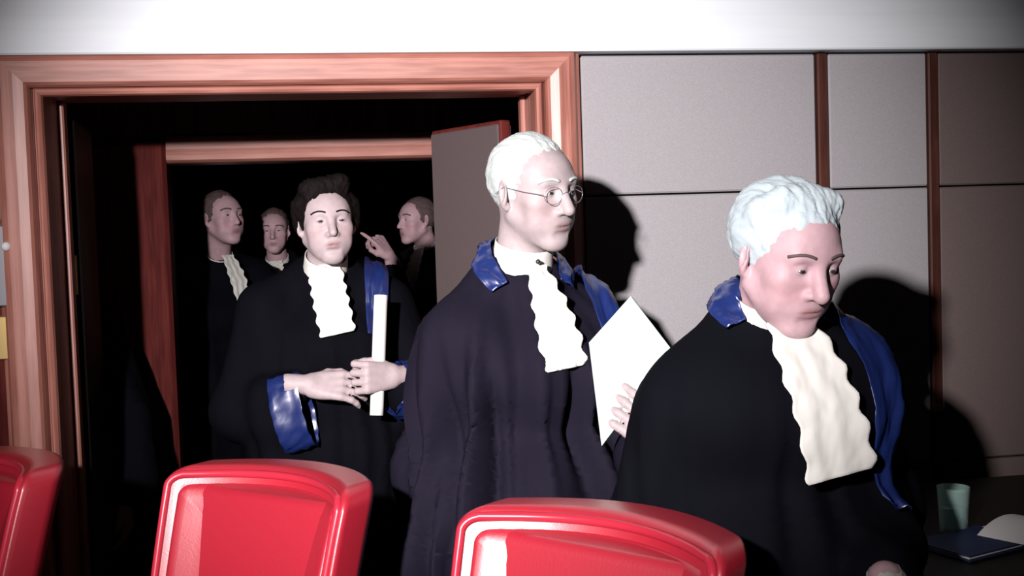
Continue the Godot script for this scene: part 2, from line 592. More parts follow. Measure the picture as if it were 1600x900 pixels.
# hand frame: wrist at the origin, fingers along +z, palm towards -y, thumb on the +x side times side
func hand_prims(f: Field, side: float, curl: Array, thumb: Array, spread := 1.0) -> void:
	f.cap(Vector3(0, 0, -0.05), Vector3(0, 0, 0.005), 0.026, 0.024, 0.012)
	for k in 4:
		var x := (0.030 - 0.0205 * k) * side
		f.cap(Vector3(x * 0.6, 0, 0.01), Vector3(x, 0.001, 0.082), 0.0135, 0.0105, 0.012)
	f.ell(Vector3(side * 0.022, -0.009, 0.035), Vector3(0.016, 0.012, 0.026), 0.012)
	f.ell(Vector3(side * -0.022, -0.008, 0.035), Vector3(0.012, 0.011, 0.03), 0.012)
	var lens := [0.072, 0.080, 0.074, 0.058]
	for k in 4:
		var x := (0.030 - 0.0205 * k) * side
		var p := Vector3(x, 0.0, 0.086)
		var dir := Vector3((0.10 - 0.07 * k) * side * spread, 0, 1).normalized()
		var ang := 0.0
		var fr := [0.44, 0.31, 0.25]
		var rr := [0.0094, 0.0086, 0.0078, 0.0066]
		for j in 3:
			ang += curl[k][j]
			var dd := Vector3(dir.x, -sin(ang) * dir.z, cos(ang) * dir.z).normalized()
			var q: Vector3 = p + dd * lens[k] * fr[j]
			f.cap(p, q, rr[j], rr[j + 1], 0.0035)
			p = q
	var a := Vector3(side * 0.018, -0.004, 0.02)
	for j in thumb.size():
		var q: Vector3 = thumb[j]
		q.x *= side
		f.cap(a, q, 0.0135 - 0.0015 * j, 0.0115 - 0.0015 * j, 0.006)
		a = q

func grown(lo: Vector3, hi: Vector3, m: float) -> Array:
	return [lo - Vector3(m, m, m), hi + Vector3(m, m, m)]

func loft_patch(f: Field, path: Array, widths: Array, side: Vector3, nu: int, nv: int, off: float, fold: float, folds: float, thick: float, edge := 0.0, free := 0.0) -> ArrayMesh:
	# a strip of cloth laid on the robe: path points down its middle, gathered into folds
	var cv := Curve3D.new()
	for i in path.size():
		var a: Vector3 = path[maxi(i - 1, 0)]
		var b: Vector3 = path[mini(i + 1, path.size() - 1)]
		var t := (b - a) / 6.0
		cv.add_point(path[i], -t, t)
	var ln := cv.get_baked_length()
	var ps := []
	var ns := []
	for j in nv:
		var v := float(j) / (nv - 1)
		var c0 := cv.sample_baked(v * ln, true)
		var c1 := cv.sample_baked(minf(v * ln + 0.005, ln), true)
		var c9 := cv.sample_baked(maxf(v * ln - 0.005, 0.0), true)
		var tan_ := (c1 - c9).normalized()
		var sd := (side - tan_ * side.dot(tan_)).normalized()
		var fw := v * (widths.size() - 1)
		var iw := mini(int(fw), widths.size() - 2)
		var w := lerpf(widths[iw], widths[iw + 1], fw - iw) * 0.5
		for i in nu:
			var u := 2.0 * i / (nu - 1) - 1.0
			var ww := w
			if edge > 0.0:
				ww += edge * sin(v * TAU * 5.5 + (0.0 if u < 0 else 1.3)) * smoothstep(0.5, 1.0, absf(u))
			var p := c0 + sd * u * ww
			var q := p
			var n := Vector3(0, 0.15, 0.99)
			if free > 0.0:
				for k in 60:
					if f.value(q) > off:
						break
					q.z += 0.003
			else:
				q = f.snap(p, off)
				n = f.grad(q)
			if n.length() < 0.1:
				n = sd.cross(tan_)
			var wave := sin(u * PI * folds + 2.2 * drape.get_noise_2d(v * 4.0, folds * 3.0)) * 0.5 + 0.5
			wave = wave * smoothstep(0.0, 0.12, v) + 0.6 * drape.get_noise_3d(u * 3.0, v * 9.0, folds)
			if edge > 0.0:
				wave += 0.7 * sin(v * TAU * 5.5 + u * 1.2) * smoothstep(0.3, 1.0, absf(u))
			if free <= 0.0:
				wave += 0.7 * drape.get_noise_3d(q.x * 28.0, q.y * 22.0, q.z * 28.0)
			ps.append(q + n * (fold * wave + free * v))
			ns.append(n)
	return sheet(ps, ns, nu, nv, thick)

func band(c: Vector3, ax: Vector3, up: Vector3, ru: float, rw: float, length: float, thick: float, flare := 1.0, seed_ := 1.0, crumple := 0.011) -> ArrayMesh:
	# a short open tube of cloth: oval, thick-walled, a little crumpled
	var w := ax.cross(up).normalized()
	var u := w.cross(ax).normalized()
	var prof := []
	for k in 7:
		prof.append([0.0, k / 6.0])
	for k in 7:
		prof.append([-thick, 1.0 - k / 6.0])
	var seg := 40
	var vs := PackedVector3Array()
	var ix := PackedInt32Array()
	for p in prof:
		for k in seg:
			var a := TAU * k / seg
			var s := lerpf(1.0, flare, p[1])
			var wob := crumple * drape.get_noise_3d(cos(a) * 3.4 + seed_, sin(a) * 3.4, p[1] * 2.4 + seed_)
			vs.append(c + ax * (p[1] - 0.5) * length + u * cos(a) * (ru * s + p[0] + wob) + w * sin(a) * (rw * s + p[0] + wob))
	var n := prof.size()
	for j in n:
		for k in seg:
			var a := j * seg + k
			var b := j * seg + (k + 1) % seg
			var e := ((j + 1) % n) * seg
			ix.append_array(PackedInt32Array([a, b, e + k, b, e + (k + 1) % seg, e + k]))
	return smooth_mesh(vs, ix)

func person(sp: Dictionary) -> Node3D:
	var at: Vector3 = sp.at
	var yaw: float = deg_to_rad(sp.yaw)
	var sc: float = sp.get("scale", 1.0)
	var root := thing("person", sp.label, "person", at, yaw, sp.get("group", ""))
	var back := Transform3D(Basis(Vector3.UP, yaw), at).affine_inverse()
	var L := func(w: Vector3) -> Vector3: return back * w
	var ln: float = sp.get("lean", 0.0)
	var P := func(x: float, y: float, z: float) -> Vector3:
		return Vector3(x, y, z) * sc + Vector3(0, 0, ln * maxf(0.0, (y - 0.9) / 0.55))
	var hc: float = sp.get("head_cell", 0.0035)
	var rc: float = sp.get("robe_cell", 0.014)
	var skin: Color = sp.skin
	var hs: float = sp.get("head_scale", 1.0)
	# --- head
	var head_at: Vector3 = L.call(sp.head)
	var hy: Array = sp.head_turn
	var hb := Basis(Vector3.UP, deg_to_rad(hy[0]) - yaw) * Basis(Vector3.RIGHT, deg_to_rad(hy[1])) * Basis(Vector3.BACK, deg_to_rad(hy[2]))
	var HT := Transform3D(hb.scaled(Vector3.ONE * hs), head_at)
	var Hinv := HT.affine_inverse()
	var ny_: float = sp.get("neck", 1.445)
	var shd: Array = sp.get("shoulder", [0.175, 1.385])
	var neck_base: Vector3 = P.call(0.0, ny_, -0.025)
	var hf := Field.new((head_at - Vector3(0.14, 0.15, 0.14) * hs).min(neck_base - Vector3(0.09, 0.0, 0.09)), (head_at + Vector3(0.14, 0.15, 0.14) * hs).max(neck_base + Vector3(0.09, 0, 0.09)), hc)
	hf.T = HT
	hf.S = hs
	head_prims(hf, sp)
	hf.T = Transform3D.IDENTITY
	hf.S = 1.0
	hf.cap(HT * Vector3(0, -0.045, -0.026), neck_base, 0.052 * hs, 0.062 * hs, 0.025)
	var vs := PackedVector3Array()
	var ix := PackedInt32Array()
	var got: Array = hf.extract(vs, ix)
	vs = got[0]
	ix = got[1]
	var head_count := vs.size()
	# --- trunk, arms and legs (under the robe)
	var body := Field.new(Vector3(-0.62, 0.0, -0.5), Vector3(0.62, 1.56, 0.62), 0.024)
	body.cap(P.call(0, 1.42, -0.02), P.call(0, 1.0, 0.0), 0.07, 0.10, 0.05)
	body.cap(P.call(-0.06, 1.28, 0.0), P.call(0.06, 1.28, 0.0), 0.09, 0.09, 0.05)
	body.cap(P.call(-0.06, 0.95, 0.0), P.call(0.06, 0.95, 0.0), 0.10, 0.10, 0.05)
	for s in [-1.0, 1.0]:
		body.cap(P.call(s * 0.08, 0.92, 0.0), P.call(s * 0.09, 0.48, 0.01), 0.075, 0.055, 0.04)
		body.cap(P.call(s * 0.09, 0.48, 0.01), P.call(s * 0.095, 0.09, -0.02), 0.052, 0.042, 0.03)
	var arms: Array = sp.arms
	var joints := []
	for k in 2:
		var s := -1.0 if k == 0 else 1.0
		var sh: Vector3 = P.call(s * shd[0], shd[1], -0.01)
		var el: Vector3 = L.call(arms[k].elbow)
		var wr: Vector3 = L.call(arms[k].wrist)
		joints.append([sh, el, wr])
		body.cap(P.call(0, 1.36, -0.01), sh, 0.05, 0.045, 0.04)
		body.cap(sh, el, 0.045, 0.038, 0.03)
		body.cap(el, wr, 0.036, 0.028, 0.03)
	got = body.extract(vs, ix)
	vs = got[0]
	ix = got[1]
	# --- hands
	for k in 2:
		var am: Dictionary = arms[k]
		var wr: Vector3 = joints[k][2]
		var fz: Vector3 = (back.basis * Vector3(am.fingers)).normalized()
		var py_: Vector3 = -(back.basis * Vector3(am.palm))
		py_ = (py_ - fz * py_.dot(fz)).normalized()
		var hbm := Basis(py_.cross(fz), py_, fz)
		# thumb side: +x of this basis is the thumb side for the left hand seen palm down
		var side := 1.0 if k == 0 else -1.0
		var reach := fz * 0.09
		var hfld := Field.new((wr + reach) - Vector3(0.15, 0.15, 0.15), (wr + reach) + Vector3(0.15, 0.15, 0.15), sp.get("hand_cell", 0.0042))
		hfld.T = Transform3D(hbm.scaled(Vector3.ONE * sp.get("hand_scale", 1.0)), wr)
		hfld.S = sp.get("hand_scale", 1.0)
		hand_prims(hfld, side, am.curl, am.thumb, am.get("spread", 1.0))
		got = hfld.extract(vs, ix)
		vs = got[0]
		ix = got[1]
	var cols := PackedColorArray()
	cols.resize(vs.size())
	for i in vs.size():
		var kx := skin
		if i < head_count:
			kx = face_colour(Hinv * vs[i], skin)
		var m := 1.0 + 0.10 * fine.get_noise_3dv(vs[i] * 55.0)
		cols[i] = Color(kx.r * m, kx.g * m, kx.b * m)
	mesh_node("body", smooth_mesh(vs, ix, cols), M.skin, root)
	# --- eyes
	for s in [-1.0, 1.0]:
		var es := SphereMesh.new()
		es.radius = 1.0
		es.height = 2.0
		es.radial_segments = 20
		es.rings = 16
		var ar := es.get_mesh_arrays()
		var ev: PackedVector3Array = ar[Mesh.ARRAY_VERTEX]
		var ec := PackedColorArray()
		for i in ev.size():
			var w := ev[i]
			var rad := Vector2(w.x, w.y).length()
			if w.z > 0.0 and rad < 0.22:
				ec.append(Color(0.004, 0.004, 0.004))
			elif w.z > 0.0 and rad < 0.60:
				ec.append(Color(0.03, 0.03, 0.03))
			else:
				ec.append(Color(0.40, 0.37, 0.36))
			ev[i] = HT * (Vector3(s * 0.031, 0.0085, 0.0768) + w * Vector3(0.0120, 0.0066, 0.0120))
		ar[Mesh.ARRAY_VERTEX] = ev
		ar[Mesh.ARRAY_COLOR] = ec
		var am2 := ArrayMesh.new()
		am2.add_surface_from_arrays(Mesh.PRIMITIVE_TRIANGLES, ar)
		mesh_node("eye", am2, M.eye, root)
	# --- eyebrows
	for s in [-1.0, 1.0]:
		var bp := PackedVector3Array()
		for i in 7:
			var u := i / 6.0
			bp.append(hf.snap(HT * Vector3(s * lerpf(0.014, 0.052, u), 0.0335 + 0.005 * sin(u * PI) - 0.004 * u, 0.086 - 0.016 * u * u), 0.0))
		mesh_node("eyebrow", tube(bp, sp.get("brow_r", 0.0036) * hs, 8), sp.get("brow", sp.hair), root)
	# --- hair
	var hr := Field.new(head_at - Vector3(0.16, 0.16, 0.16) * hs, head_at + Vector3(0.16, 0.18, 0.16) * hs, hc * 1.15)
	hr.T = HT
	hr.S = hs
	hair_field(hr, sp.hair_style)
	var hv := PackedVector3Array()
	var hx := PackedInt32Array()
	got = hr.extract(hv, hx)
	hv = got[0]
	hx = got[1]
	for i in hv.size():
		var q := Hinv * hv[i]
		var n := hr.grad(hv[i])
		var strand := fine.get_noise_3d(q.x * 130.0 + q.y * 25.0, q.y * 45.0, q.z * 14.0)
		var lock := drape.get_noise_3d(q.x * 34.0, q.y * 20.0, q.z * 9.0)
		hv[i] += n * (0.0028 * strand + sp.get("lock", 0.004) * lock)
	mesh_node("hair", smooth_mesh(hv, hx), sp.hair, root)
	# --- robe
	var lo: Vector3 = Vector3(-0.42, 0.0, -0.34)
	var hi: Vector3 = Vector3(0.42, 1.62, 0.40)
	for k in 2:
		for q in joints[k]:
			lo = lo.min(q - Vector3(0.17, 0.22, 0.17))
			hi = hi.max(q + Vector3(0.17, 0.10, 0.17))
	lo.y = 0.0
	var rb := Field.new(lo, hi, rc)
	var g: float = sp.get("girth", 1.0)
	rb.cap(P.call(-0.075, 1.29, 0.0), P.call(0.075, 1.29, 0.0), 0.125 * g, 0.125 * g, 0.06)
	rb.cap(P.call(0.0, ny_ - 0.02, -0.008), P.call(0.0, 1.30, 0.02), 0.076, 0.115, 0.03)
	rb.cap(P.call(-0.07, 1.05, 0.02), P.call(0.07, 1.05, 0.02), 0.135 * g, 0.135 * g, 0.09)
	for s in [-1.0, 1.0]:
		rb.cap(P.call(s * 0.03, ny_ + 0.05, -0.045), P.call(s * (shd[0] - 0.01), shd[1] + 0.005, -0.02), 0.048, 0.066, 0.05)
		rb.cap(P.call(s * 0.075 * g, 1.0, 0.0), P.call(s * 0.13 * g, 0.1, 0.0), 0.14 * g, 0.18 * g, 0.09)
	for k in 2:
		var j: Array = joints[k]
		var slv: float = arms[k].get("sleeve", 0.092)
		rb.cap(j[0], j[1], 0.074, slv * 0.88, 0.05)
		var end: Vector3 = j[1].lerp(j[2], arms[k].get("cover", 0.75))
		rb.cap(j[1], end, slv * 0.85, slv * arms[k].get("bell", 0.8), 0.03)
		if arms[k].has("hang"):   # wide sleeve falling below the wrist
			rb.cap(j[1] + Vector3(0, -0.02, 0), end + Vector3(0, -arms[k].hang, 0), slv * 0.8, slv * 0.5, 0.05)
	rb.cap(P.call(0, ny_ + 0.14, -0.01), P.call(0, ny_ + 0.065, 0.0), 0.060, 0.050, 0.015, true)
	rb.plane(Vector3(0, -1, 0), -0.05)
	var rv := PackedVector3Array()
	var rx := PackedInt32Array()
	got = rb.extract(rv, rx)
	rv = got[0]
	rx = got[1]
	var fold_amp: float = sp.get("folds", 0.013)
	var ph: float = at.x * 37.0 + at.z * 11.0
	for i in rv.size():
		var q := rv[i]
		var n := rb.grad(q)
		var low := smoothstep(1.44, 1.12, q.y) * 0.85 + 0.15
		var th := atan2(q.x, q.z + 0.12)
		var sway := drape.get_noise_3d(cos(th) * 1.6 + ph, sin(th) * 1.6, q.y * 0.8)
		var a := sin(th * 12.0 + 4.0 * sway + ph)
		var b := sin(th * 21.0 - 5.0 * sway + 1.7 * q.y + ph)
		rv[i] = q + n * fold_amp * low * (a * 0.55 + b * 0.4 * (0.5 + sway) + 0.35 * sway)
		if q.y < 0.07:
			rv[i].y = q.y
	mesh_node("robe", smooth_mesh(rv, rx), sp.robe, root)
	# --- white shirt collar standing round the neck
	var up: Vector3 = ((HT * Vector3(0, -0.06, -0.02)) - neck_base).normalized()
	var rp := PackedVector3Array()
	var cps := []
	var cns := []
	var nseg := 37
	for j in 6:
		for i in nseg:
			var a := TAU * i / (nseg - 1) + PI * 0.5
			var yy: float = -0.028 + 0.050 * j / 5.0
			var dip := 0.014 * (0.5 + 0.5 * sin(a))
			var rr := 0.067 * hs - 0.004 * j / 5.0
			var c0: Vector3 = neck_base + up * (sp.get("collar_up", 0.082) + yy - dip)
			var side := up.cross(Vector3(0, 0, 1)).normalized()
			var fwd := side.cross(up).normalized()
			var dirv := side * -cos(a) + fwd * sin(a)
			cps.append(c0 + dirv * rr)
			cns.append(dirv)
	mesh_node("shirt_collar", sheet(cps, cns, nseg, 6, 0.003), M.linen, root)
	# --- white pleated neck bands
	var jt: Array = sp.jabot
	var jp := []
	for q in jt[0]:
		jp.append(P.call(q[0], q[1], q[2]))
	mesh_node("jabot", loft_patch(rb, jp, jt[1], Vector3.RIGHT, 25, 34, 0.009, 0.0025, 2.5, 0.003, jt[2], 0.004), M.linen, root)
	if sp.get("stud", false):
		var ss := SphereMesh.new()
		ss.radius = 0.005
		ss.height = 0.01
		mesh_node("collar_stud", ss, M.stud, root, jp[0] + Vector3(0, 0.008, 0.014))
	# --- satin trim
	if sp.get("trim", true):
		for s in sp.get("collar_sides", [-1.0, 1.0]):
			var cp := []
			for q in sp.get("collar_path", [[0.02, 0.11, -0.10], [0.070, 0.10, -0.06], [0.090, 0.07, -0.02], [0.092, 0.05, 0.02], [0.080, 0.02, 0.06]]):
				cp.append(P.call(s * q[0], ny_ + q[1], q[2]))
			mesh_node("satin_collar", loft_patch(rb, cp, [0.035, 0.05, 0.055, 0.052, 0.035], Vector3(s, -0.3, 0.1).normalized(), 13, 30, 0.008, 0.005, 1.0, 0.003), M.satin, root)
		var ep := []
		for q in sp.get("hood", [[0.13, 1.12, -0.19], [0.15, 1.36, -0.12], [0.155, 1.48, -0.03], [0.15, 1.45, 0.07], [0.145, 1.34, 0.14], [0.14, 1.22, 0.17]]):
			ep.append(P.call(q[0], q[1], q[2]))
		mesh_node("satin_hood", loft_patch(rb, ep, sp.get("hood_width", [0.05, 0.08, 0.10, 0.09, 0.07, 0.045]), Vector3.RIGHT, 17, 44, 0.020, 0.007, 1.4, 0.003), M.satin, root)
	for k in 2:
		if arms[k].has("cuff"):
			var cf: Dictionary = arms[k].cuff
			mesh_node("satin_cuff", band(L.call(cf.at), (back.basis * Vector3(cf.axis)).normalized(), Vector3.UP, cf.r[0], cf.r[1], cf.long, 0.004, cf.get("flare", 1.1), k * 3.0 + 1.0, 0.002 if cf.has("mat") else 0.011), cf.get("mat", M.satin), root)
	# --- trousers and shoes
	var tf := Field.new(Vector3(-0.22, 0.02, -0.16) * sc, Vector3(0.22, 0.5, 0.16) * sc, 0.02)
	for s in [-1.0, 1.0]:
		tf.cap(P.call(s * 0.09, 0.42, 0.0), P.call(s * 0.095, 0.11, -0.02), 0.072, 0.066, 0.02)
	var tv := PackedVector3Array()
	var tx := PackedInt32Array()
	got = tf.extract(tv, tx)
	mesh_node("trousers", smooth_mesh(got[0], got[1]), M.trouser, root)
	for s in [-1.0, 1.0]:
		var sf := Field.new(Vector3(s * 0.11 - 0.08, -0.01, -0.14), Vector3(s * 0.11 + 0.08, 0.13, 0.26), 0.012)
		sf.cap(Vector3(s * 0.095, 0.045, -0.06), Vector3(s * 0.11, 0.035, 0.16), 0.042, 0.038, 0.02)
		sf.cap(Vector3(s * 0.095, 0.09, -0.04), Vector3(s * 0.097, 0.05, 0.02), 0.038, 0.045, 0.02)
		sf.plane(Vector3(0, -1, 0), -0.0005)
		var sv := PackedVector3Array()
		var sx := PackedInt32Array()
		got = sf.extract(sv, sx)
		mesh_node("shoe", smooth_mesh(got[0], got[1]), M.shoe, root)
	if sp.get("glasses", false):
		for s in [-1.0, 1.0]:
			var rim := PackedVector3Array()
			for i in 28:
				var a := TAU * i / 28.0
				rim.append(HT * Vector3(s * 0.033 + cos(a) * 0.023, 0.004 + sin(a) * 0.018, 0.0985 - 0.25 * absf(cos(a) * 0.023) * (1.0 if cos(a) * s > 0 else 0.0)))
			mesh_node("spectacle_rim", tube(rim, 0.0007, 6, true), M.silver, root)
			mesh_node("spectacle_arm", tube(PackedVector3Array([HT * Vector3(s * 0.056, 0.006, 0.093), HT * Vector3(s * 0.074, 0.010, 0.05), HT * Vector3(s * 0.082, 0.016, -0.005), HT * Vector3(s * 0.083, 0.0, -0.03)]), 0.0008, 6), M.silver, root)
		mesh_node("spectacle_bridge", tube(PackedVector3Array([HT * Vector3(-0.011, 0.006, 0.0985), HT * Vector3(0, 0.012, 0.104), HT * Vector3(0.011, 0.006, 0.0985)]), 0.0008, 6), M.silver, root)
	return root

# ---------------------------------------------------------------- chairs
func rounded_outline(w0: float, w1: float, y0: float, y1: float, r: float, inset: float) -> PackedVector2Array:
	# w0 / w1 half widths at the bottom and the top
	var out := PackedVector2Array()
	var cor := [[-1, 0], [-1, 1], [1, 1], [1, 0]]
	var ri := maxf(r - inset, 0.004)
	var a0 := [PI * 1.5, PI, PI * 0.5, 0.0]
	for k in 4:
		var topside: bool = cor[k][1] == 1
		var w: float = (w1 if topside else w0) - inset - ri
		var y: float = (y1 - inset - ri) if topside else (y0 + inset + ri)
		for i in 9:
			var a: float = a0[k] - i / 8.0 * PI * 0.5
			out.append(Vector2(cor[k][0] * w + cos(a) * ri, y + sin(a) * ri))
		# points along the side that follows, so that it can bend
		var nk := (k + 1) % 4
		var tn: bool = cor[nk][1] == 1
		var w2: float = (w1 if tn else w0) - inset - ri
		var y2: float = (y1 - inset - ri) if tn else (y0 + inset + ri)
		var aa: float = a0[k] - PI * 0.5
		var p: Vector2 = out[out.size() - 1]
		var q := Vector2(cor[nk][0] * w2 + cos(aa) * ri, y2 + sin(aa) * ri)
		for i in range(1, 14):
			out.append(p.lerp(q, i / 14.0))
	return out

func back_bend(p: Vector3) -> Vector3:
	# hollow towards the sitter, leaning back
	var c := 1.9 * p.x * p.x
	var lean := -0.20 * (p.y - 0.45) - 0.10 * (p.y - 0.45) * (p.y - 0.45)
	return Vector3(p.x, p.y, p.z + c + lean)

func pillow(rings: Array, w0: float, w1: float, y0: float, y1: float, r: float) -> ArrayMesh:
	# rings: [inset, z] from the middle of the front round to the middle of the back
	var vs := PackedVector3Array()
	var ix := PackedInt32Array()
	var n := 0
	for g in rings:
		var ol := rounded_outline(w0, w1, y0, y1, r, g[0])
		n = ol.size()
		for p in ol:
			var dm := 0.0
			if g.size() > 2:
				var yc := (p.y - (y0 + y1) * 0.5) / (y1 - y0) * 2.0
				dm = g[2] * (1.0 - pow(p.x / w1, 2.0)) * (1.0 - yc * yc)
			vs.append(back_bend(Vector3(p.x, p.y, g[1] + dm)))
	for j in rings.size() - 1:
		for k in n:
			var a := j * n + k
			var b := j * n + (k + 1) % n
			ix.append_array(PackedInt32Array([a, b, a + n, b, b + n, a + n]))
	# close both faces with strips between mirrored outline points
	for e in [0, rings.size() - 1]:
		var base: int = e * n
		for i in range(-7, 37):
			var a := base + (i + n) % n
			var b := base + (i + 1 + n) % n
			var c := base + (73 - i + n) % n
			var d := base + (74 - i + n) % n
			if e == 0:
				ix.append_array(PackedInt32Array([a, c, b, a, d, c]))
			else:
				ix.append_array(PackedInt32Array([a, b, c, a, c, d]))
	return smooth_mesh(vs, ix)

func make_chair(label: String, at: Vector3, turn: float) -> Node3D:
	var t := thing("leather_chair", label, "chair", at, turn, "red leather chairs in a row")
	var hw := 0.205
	var wt := 0.234
	var top := 1.15
	var shell := [[0.06, 0.012], [0.03, 0.013], [0.014, 0.012], [0.006, 0.008], [0.001, 0.0], [0.0, -0.010], [0.0, -0.058], [0.003, -0.068], [0.010, -0.075], [0.03, -0.078], [0.08, -0.08]]
	mesh_node("backrest", pillow(shell, hw, wt, 0.50, top, 0.034), M.leather, t)
	var pad := [[0.195, 0.024, 0.016], [0.17, 0.024, 0.016], [0.14, 0.024, 0.016], [0.11, 0.024, 0.016], [0.08, 0.024, 0.016], [0.055, 0.0235, 0.016], [0.042, 0.021, 0.016], [0.034, 0.016, 0.014], [0.030, 0.008], [0.034, -0.005]]
	mesh_node("back_cushion", pillow(pad, hw, wt, 0.50, top, 0.05), M.leather, t)
	var ol := rounded_outline(hw, wt, 0.50, top, 0.034, 0.014)
	var pts := PackedVector3Array()
	for p in ol:
		pts.append(back_bend(Vector3(p.x, p.y, 0.014)))
	mesh_node("piping", tube(pts, 0.0075, 10, true), M.piping, t)
	# seat
	var sv := PackedVector3Array()
	var sx := PackedInt32Array()
	var sf := Field.new(Vector3(-0.32, 0.34, -0.08), Vector3(0.32, 0.58, 0.56), 0.014)
	for a in [[-0.2, 0.04, 0.2, 0.04], [-0.2, 0.15, 0.2, 0.15], [-0.2, 0.26, 0.2, 0.26], [-0.2, 0.36, 0.2, 0.36], [-0.2, 0.45, 0.2, 0.45]]:
		sf.cap(Vector3(a[0], 0.45, a[1]), Vector3(a[2], 0.45, a[3]), 0.055, 0.055, 0.05)
	var got: Array = sf.extract(sv, sx)
	mesh_node("seat", smooth_mesh(got[0], got[1]), M.leather, t)
	block("seat_frame", Vector3(-0.22, 0.355, 0.0), Vector3(0.22, 0.40, 0.46), M.dark_wood, t, 0.006)
	for s in [-1.0, 1.0]:
		mesh_node("leg", tube(PackedVector3Array([Vector3(s * 0.19, 0.37, 0.42), Vector3(s * 0.20, 0.0, 0.45)]), 0.019, 12), M.dark_wood, t)
		mesh_node("leg", tube(PackedVector3Array([Vector3(s * 0.19, 0.37, 0.03), Vector3(s * 0.20, 0.0, -0.06)]), 0.019, 12), M.dark_wood, t)
		mesh_node("back_post", tube(PackedVector3Array([Vector3(s * 0.15, 0.38, 0.02), Vector3(s * 0.15, 0.62, -0.055)]), 0.017, 12), M.dark_wood, t)
	return t

# ---------------------------------------------------------------- door frame: moulding swept round the opening with mitred corners
func mould(prof: Array, x: float, top: float, part: String, left: bool) -> ArrayMesh:
	# prof: [outwards from the opening edge, z]; part: "side" or "head"
	var vs := PackedVector3Array()
	var ix := PackedInt32Array()
	var n := prof.size()
	for e in 2:
		for p in prof:
			if part == "side":
				var sx := -p[0] as float if left else p[0] as float
				vs.append(Vector3(x + sx, 0.0 if e == 0 else top + p[0], p[1]))
	for k in n:
		var a := k
		var b := (k + 1) % n
		ix.append_array(PackedInt32Array([a, b, n + a, b, n + b, n + a]))
	return flat_mesh(vs, ix)

func mould_head(prof: Array, xl: float, xr: float, top: float) -> ArrayMesh:
	var vs := PackedVector3Array()
	var ix := PackedInt32Array()
	var n := prof.size()
	for p in prof:
		vs.append(Vector3(xl - p[0], top + p[0], p[1]))
	for p in prof:
		vs.append(Vector3(xr + p[0], top + p[0], p[1]))
	for k in n:
		var b := (k + 1) % n
		ix.append_array(PackedInt32Array([k, b, n + k, b, n + b, n + k]))
	return flat_mesh(vs, ix)

func flat_mesh(vs: PackedVector3Array, ix: PackedInt32Array) -> ArrayMesh:
	var st := SurfaceTool.new()
	st.begin(Mesh.PRIMITIVE_TRIANGLES)
	st.set_smooth_group(-1)
	for i in ix:
		st.add_vertex(vs[i])
	st.generate_normals()
	return st.commit()

func fist(c1: float, c2: float, c3: float) -> Array:
	return [[c1, c2, c3], [c1 + 0.05, c2, c3], [c1 + 0.08, c2, c3], [c1 + 0.12, c2, c3]]

# ---------------------------------------------------------------- scene
func _ready() -> void:
	# camera
	var cam := Camera3D.new()
	cam.name = "camera"
	cam.fov = rad_to_deg(2.0 * atan(450.0 / 1716.0))
	cam.near = 0.02
	cam.position = Vector3(0, 1.57, 0)
	cam.basis = Basis(Vector3.UP, deg_to_rad(-9.0)) * Basis(Vector3.RIGHT, deg_to_rad(-2.7)) * Basis(Vector3.BACK, deg_to_rad(-1.9))
	add_child(cam)
	cam.make_current()
	# environment: a closed room, nothing of the sky comes in
	var we := WorldEnvironment.new()
	var env := Environment.new()
	env.background_mode = Environment.BG_COLOR
	env.background_color = Color(0.01, 0.01, 0.012)
	env.tonemap_mode = Environment.TONE_MAPPER_LINEAR
	env.tonemap_exposure = 1.0
	env.sdfgi_enabled = true
	env.ssao_enabled = true
	env.ssil_enabled = true
	we.environment = env
	add_child(we)
	# the film crew's lamp, standing to the left of the camera
	var lamp_at := Vector3(-0.82, 2.09, 0.55)
	var aim := Vector3(0.37, 1.46, -2.75)
	var spot := SpotLight3D.new()
	spot.name = "film_light"
	add_child(spot)
	spot.look_at_from_position(lamp_at, aim)
	spot.light_color = Color(1.0, 0.965, 0.97)
	spot.light_energy = 28.0
	spot.light_size = 0.05
	spot.spot_range = 15.0
	spot.spot_angle = 23.5
	spot.spot_angle_attenuation = 1.0
	spot.spot_attenuation = 2.0
	spot.shadow_enabled = true

	make_materials()
	build_room()
	print("room")
	build_lamp(lamp_at, aim)
	build_chairs()
	print("chairs")
	build_people()
	print("people")
	build_small_things()

func build_lamp(at: Vector3, aim: Vector3) -> void:
	var t := thing("film_lamp", "film lamp with round reflector on a black floor stand", "lamp", Vector3(at.x, 0, at.z))
	var dirv := (aim - at).normalized()
	var head := Node3D.new()
	head.name = "lamp_head"
	t.add_child(head)
	head.look_at_from_position(at - dirv * 0.03, aim)
	var housing := mesh_node("housing", lathe([[0.0, 0.16], [0.05, 0.16], [0.075, 0.13], [0.085, 0.06], [0.09, 0.0], [0.083, 0.0], [0.078, 0.06], [0.0, 0.07]], 28), M.black_metal, head)
	housing.rotation.x = PI * 0.5
	housing.position = Vector3(0, 0, 0.01)
	var glow := mat(Color(1, 0.96, 0.92), 0.5)
	glow.emission_enabled = true
	glow.emission = Color(1, 0.95, 0.9)
	glow.emission_energy_multiplier = 3.0
	var face := mesh_node("lens", lathe([[0.0, 0.004], [0.05, 0.002], [0.07, 0.0], [0.07, -0.006], [0.0, -0.006]], 28), glow, head)
	face.rotation.x = -PI * 0.5
	face.position = Vector3(0, 0, -0.004)
	mesh_node("pole", tube(PackedVector3Array([Vector3(0, 0.25, 0.12), Vector3(0, at.y - 0.02, 0.12)]), 0.014, 12), M.black_metal, t)
	for k in 3:
		var a := TAU * k / 3.0 + 0.5
		mesh_node("leg", tube(PackedVector3Array([Vector3(0, 0.55, 0.12), Vector3(cos(a) * 0.38, 0.012, 0.12 + sin(a) * 0.38)]), 0.011, 10), M.black_metal, t)

